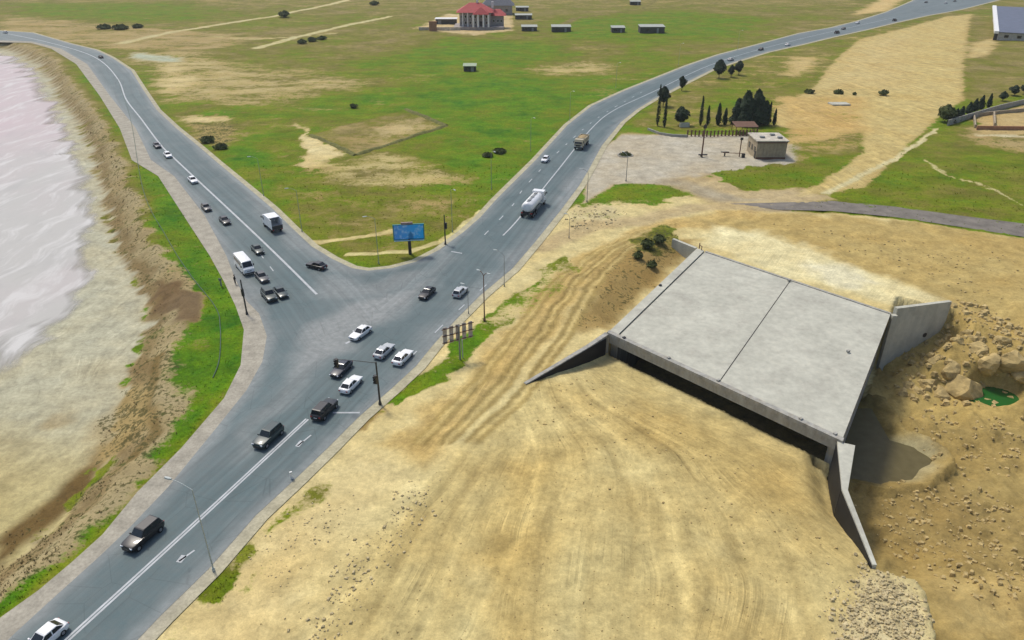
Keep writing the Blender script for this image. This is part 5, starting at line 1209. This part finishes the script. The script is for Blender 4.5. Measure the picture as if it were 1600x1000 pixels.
# posts of the hedge wall
q = GP([(1480, 196), (1520, 184), (1560, 172), (1620, 158)]); o = empty("plot_wall", (q[0][0], q[0][1], hz(*q[0]))); tag(o, "grey panel wall running behind the dark hedge to the right edge", "wall", "low walls of the plot on the right")
for a_, b_ in zip(resample(q, 4), resample(q, 4)[1:]):
    d = b_ - a_; m_ = (a_ + b_) / 2; MB().box((m_.x - q[0][0], m_.y - q[0][1], .8), (d.length - .12, .3, 2.0), math.atan2(d.y, d.x)).build("wall_panel", M_CONC2, o)
# old foundation in the field
fq = GP([(486, 211), (556, 242), (697, 197), (634, 171)]); o = empty("old_foundation", (fq[0][0], fq[0][1], hz(*fq[0]))); tag(o, "overgrown earth banks of an old rectangular foundation in the field", "foundation")
M_BANK = plain("overgrown_bank", (.115, .115, .03), .95, var=.4, sc=1.2)
for s_, e_ in ((0, 1), (1, 2), (2, 3)):
    rs = resample([fq[s_], fq[e_]], 2.5)
    mbk = MB(); rr = []
    for i, c_ in enumerate(rs):
        d = (Vector(fq[e_]) - Vector(fq[s_])).normalized(); nn = Vector((-d.y, d.x)); w_ = .9 + .35 * random.random(); hh = .2 + .4 * random.random(); zz = hz(c_.x, c_.y) - hz(*fq[0])
        rr.append([(c_.x - fq[0][0] + nn.x * k * w_, c_.y - fq[0][1] + nn.y * k * w_, zz + v_) for k, v_ in ((-1.3, -.3), (-.5, hh), (.4, hh * .9), (1.3, -.3))])
    mbk.loft(rr).build("earth_bank", M_BANK, o, 60)
# pipe through the verge
pp_ = [G(*p) for p in [(185, 128, -1), (205, 190, -1), (225, 302, -1), (262, 378, -1), (298, 436, -1), (338, 488, -1), (346, 520, -1), (345, 570, -1), (335, 600, -1)]]
pp_ = smooth_line(pp_); o = MB().tube([(p.x, p.y, hz(p.x, p.y) + .1) for p in pp_], .07, 6).build("water_pipe", plain("grey_green_pipe", (.06, .10, .07), .6)); tag(o, "thin grey-green pipe running down the grassy lakeside verge", "pipe")

# ------------------------------------------------------------------ stones, rubble, tufts
M_ROCK = plain("sandy_rock", (.41, .31, .135), .95, var=.3, sc=1.1); M_STONE = plain("pale_stone", (.42, .345, .19), .95, var=.42, sc=1.3)
def rock_mesh(seed, sub=3):
    bm = bmesh.new(); bmesh.ops.create_icosphere(bm, subdivisions=sub, radius=1); g = random.Random(seed)
    offs_ = [Vector((g.uniform(-1, 1), g.uniform(-1, 1), g.uniform(-.6, 1))).normalized() for _ in range(10)]; lim = [g.uniform(.55, .85) for _ in offs_]
    from mathutils import noise as mn
    for v in bm.verts:
        for o_, l_ in zip(offs_, lim):
            d = v.co.dot(o_)
            if d > l_: v.co -= o_ * (d - l_) * .9
        v.co *= 1 + .14 * mn.fractal(v.co * 2.3 + Vector((seed * 3, 0, 0)), .8, 2.1, 4)
    me = bpy.data.meshes.new("boulder"); bm.to_mesh(me); bm.free(); return me
RM = [rock_mesh(s) for s in range(6)]
for m in RM: m.materials.append(M_ROCK)
BL = [(1412, 608, -8, 1.3), (1440, 606, -7.8, 1.9), (1472, 606, -7.6, 2.2), (1506, 600, -7.2, 3.0), (1540, 582, -6.4, 2.2), (1572, 584, -6.2, 2.4), (1592, 600, -7, 1.6), (1458, 580, -6, 2.0), (1488, 572, -5.4, 2.0), (1426, 586, -6.6, 1.5), (1524, 556, -4.6, 1.8), (1466, 552, -4.4, 1.5), (1560, 556, -4.6, 1.6), (1496, 540, -3.8, 1.3)]
for i, (px, py, z, s) in enumerate(BL):
    x, y = G(px, py, z); o = place("boulder", RM[i % 6], M_ROCK); o.location = (x, y, hz(x, y) - s * .38); o.scale = (s, s * .85, s * .85); o.rotation_euler = (random.uniform(-.3, .3), random.uniform(-.3, .3), random.uniform(0, 6))
    tag(o, "sandy boulder in the heap beside the right wing wall of the bridge", "boulder", "boulders of the heap beside the bridge")
mcx = sum(p[0] for p in MPOOL) / len(MPOOL); mcy = sum(p[1] for p in MPOOL) / len(MPOOL)
pm_ = [tuple(p) for p in resample(MPOOL + [MPOOL[0]], 1.0)][:-1]
mp_ = sheet("muddy_pool_water", [(mcx + (a_ - mcx) * 1.25, mcy + (b_ - mcy) * 1.25) for a_, b_ in pm_], -8.95, 2, M_MUD)
x, y = G(1556, 616, -8); zz = -8.2
pl = MB().prism(blob((x, y), 4.2, 3.4, 24, 3), zz - .3, zz - .1).build("pool_water", M_POOL); tag(pl, kind="structure")
def scatter_poly(poly, cnt, zoff=0):
    p = np.array(poly); a = p.min(0); b = p.max(0); q = RNG.uniform(a, b, (cnt * 3, 2)); d = sdf(q[:, 0], q[:, 1], poly, 1); return q[d < 0][:cnt]
def stones(name, polys, mat, label):
    mb = MB()
    base = [(-1, -1, -.6), (1, -.8, -.6), (.9, 1, -.6), (-.8, .9, -.6), (-.6, -.5, .6), (.7, -.6, .5), (.5, .7, .7), (-.5, .6, .45)]
    for poly, cnt, s0, s1 in polys:
        for x, y in scatter_poly(poly, cnt):
            x += random.gauss(0, 1.1); y += random.gauss(0, 1.4)
            s = s0 + (s1 - s0) * random.random() ** 2.5; a = random.uniform(0, 6.28); z = hz(x, y) + s * .25
            ca_, sa_ = math.cos(a), math.sin(a); sq = random.uniform(.5, .9); vs = []
            for bx_, by_, bz_ in base:
                bx_ *= s * random.uniform(.8, 1.15); by_ *= s * .7 * random.uniform(.8, 1.15); vs.append((x + bx_ * ca_ - by_ * sa_, y + bx_ * sa_ + by_ * ca_, z + bz_ * s * sq))
            mb.add(vs, [(4, 5, 6, 7), (0, 1, 5, 4), (1, 2, 6, 5), (2, 3, 7, 6), (3, 0, 4, 7)])
    o = mb.build(name, mat); tag(o, label, "stones", kind="stuff"); return o
stones("rubble_stones", [(GP([(1310, 1010), (1325, 955), (1372, 890), (1440, 950), (1442, 1010)], -.5), 1500, .04, .30), (GP([(470, 1010), (560, 850), (640, 770), (690, 740), (640, 830), (560, 930), (520, 1010)]), 420, .06, .24), (GP([(400, 860), (520, 770), (560, 800), (440, 930)]), 150, .05, .16), (GP([(880, 345), (910, 325), (975, 330), (960, 350), (900, 362)]), 160, .1, .4)], M_STONE, "pale rubble stones strewn over the edge of the earth mound")
stones("pit_clods", [(GP([(1340, 780), (1480, 740), (1600, 780), (1600, 960), (1450, 930)], -7.5), 600, .06, .45), (GP([(1400, 625), (1600, 650), (1600, 740), (1450, 720)], -8), 260, .06, .45), (GP([(1410, 590), (1430, 530), (1500, 505), (1590, 545), (1590, 600), (1500, 600)], -5), 380, .2, .8), (GP([(420, 1060), (600, 840), (820, 640), (1000, 620), (1300, 800), (1330, 1060)], -.5), 1500, .025, .10), (GP([(860, 560), (960, 600), (1200, 740), (1330, 900), (1000, 800), (820, 680)], -1), 260, .05, .2), (GP([(1200, 350), (1590, 400), (1590, 500), (1400, 430)], -.3), 300, .06, .28)], M_ROCK, "loose brown clods scattered on the excavated ground")
def lookup(arr, q):
    i = np.clip(np.searchsorted(xs, q[:, 0]) - 1, 0, nx - 2); j = np.clip(np.searchsorted(ys, q[:, 1]) - 1, 0, ny - 2); return arr[j, i]
def tufts(name, region, cnt, test, size, mat, label, cat):
    g = np.random.default_rng(len(name)); yy = 1 / g.uniform(1 / region[3], 1 / region[2], cnt); half = yy * .78 + 12
    xx = g.uniform(-1, 1, cnt) * half; q = np.stack([xx, yy], -1)
    keep = test(q, g); q = q[keep]; m = len(q)
    z = np.array([hz(a_, b_) for a_, b_ in q]); s = size[0] + (size[1] - size[0]) * g.uniform(0, 1, m) ** 2; s *= np.clip(q[:, 1] / 110, .9, 2.0)
    V_ = []; 
    for k in range(5):
        a = g.uniform(0, 6.28, m); lean = g.uniform(.15, .75, m); wv = s * .22
        bx_, by_ = np.cos(a), np.sin(a)
        o = np.stack([q[:, 0] + bx_ * s * .1, q[:, 1] + by_ * s * .1, z - .04], -1)
        V_ += [o + np.stack([-by_ * wv, bx_ * wv, 0 * wv], -1), o + np.stack([by_ * wv, -bx_ * wv, 0 * wv], -1), o + np.stack([bx_ * s * lean, by_ * s * lean, s * g.uniform(.6, 1.0, m)], -1)]
    v = np.stack(V_, 1).reshape(-1, 3); f = np.arange(len(v)).reshape(-1, 3)
    me = bpy.data.meshes.new(name); me.vertices.add(len(v)); me.vertices.foreach_set("co", v.ravel().astype(np.float32)); me.loops.add(f.size); me.loops.foreach_set("vertex_index", f.ravel().astype(np.int32))
    me.polygons.add(len(f)); me.polygons.foreach_set("loop_start", np.arange(0, f.size, 3, dtype=np.int32)); me.update(calc_edges=True)
    lu = np.repeat(lookup(lush, q), 15); pattr(me, "lush", np.stack([lu] * 3, -1))
    tag(place(name, me, mat), label, cat, kind="stuff")
def gtest(lo):
    def t(q, g):
        gr = lookup(grass, q); sd = lookup(SDR, q)
        return (sd > .6) & (gr + g.normal(0, .12, len(q)) > lo) & (lookup(SDL, q) > 1.5)
    return t
n = NT("grass_blades"); L_ = n.sep(n.attr("lush").outputs['Color'])[0]; q = n.noise(n.pos(), .5, 5)
gc = n.ramp(n.mth('ADD', L_, n.mth('MULTIPLY', n.mth('SUBTRACT', q, .5), .9)), [(0.0, (.225, .178, .066)), (.3, (.150, .140, .022)), (.52, (.122, .155, .006)), (.75, (.082, .165, .003)), (1.0, (.030, .115, .004))])
bc = n.mulv(gc, n.mr(n.noise(n.pos(), 5, 2), .3, .7, .8, 1.3))
M_BLADE = n.fin(bc, .9, .1)
tl = n.t.nodes.new("ShaderNodeBsdfTranslucent"); n.lk(bc, tl.inputs[0]); ms_ = n.t.nodes.new("ShaderNodeMixShader"); ms_.inputs[0].default_value = .45
n.lk(n.b.outputs[0], ms_.inputs[1]); n.lk(tl.outputs[0], ms_.inputs[2]); n.lk(ms_.outputs[0], n.out.inputs[0])
tufts("grass_tufts", (0, 0, 44, 190), 60000, gtest(.55), (.09, .26), M_BLADE, "grass growing on the verges and the field", "grass")
def stest(q, g): return (q[:, 0] < 42) & (fbm(q[:, 0] * .35, q[:, 1] * .35, 95, 3) + g.normal(0, .06, len(q)) > .5) & (lookup(scrub, q) + g.normal(0, .1, len(q)) > .36) & (lookup(SDR, q) > 1) & (lookup(SDP, q) > 2)
n = NT("dry_scrub"); q = n.noise(n.pos(), .9, 4); M_DRY = n.fin(n.mix(n.mr(q, .35, .65, 0, 1), (.13, .10, .04), (.27, .21, .095)), .95, .1)
tufts("dry_scrub", (0, 0, 44, 260), 70000, stest, (.05, .34), M_DRY, "dry brown scrub on the lake bank and by the bridge", "scrub")

# ------------------------------------------------------------------ thin haze over the whole place
hzm = bpy.data.materials.new("thin_haze"); hzm.use_nodes = True; t_ = hzm.node_tree; t_.nodes.clear()
vo_ = t_.nodes.new("ShaderNodeVolumePrincipled"); vo_.inputs['Color'].default_value = (.92, .94, .96, 1); vo_.inputs['Density'].default_value = .0001; vo_.inputs['Anisotropy'].default_value = .2
t_.links.new(vo_.outputs[0], t_.nodes.new("ShaderNodeOutputMaterial").inputs['Volume'])
hb_ = MB().box((0, 1520, 23.5), (4200, 3160, 75)).build("haze", hzm); tag(hb_, kind="stuff")
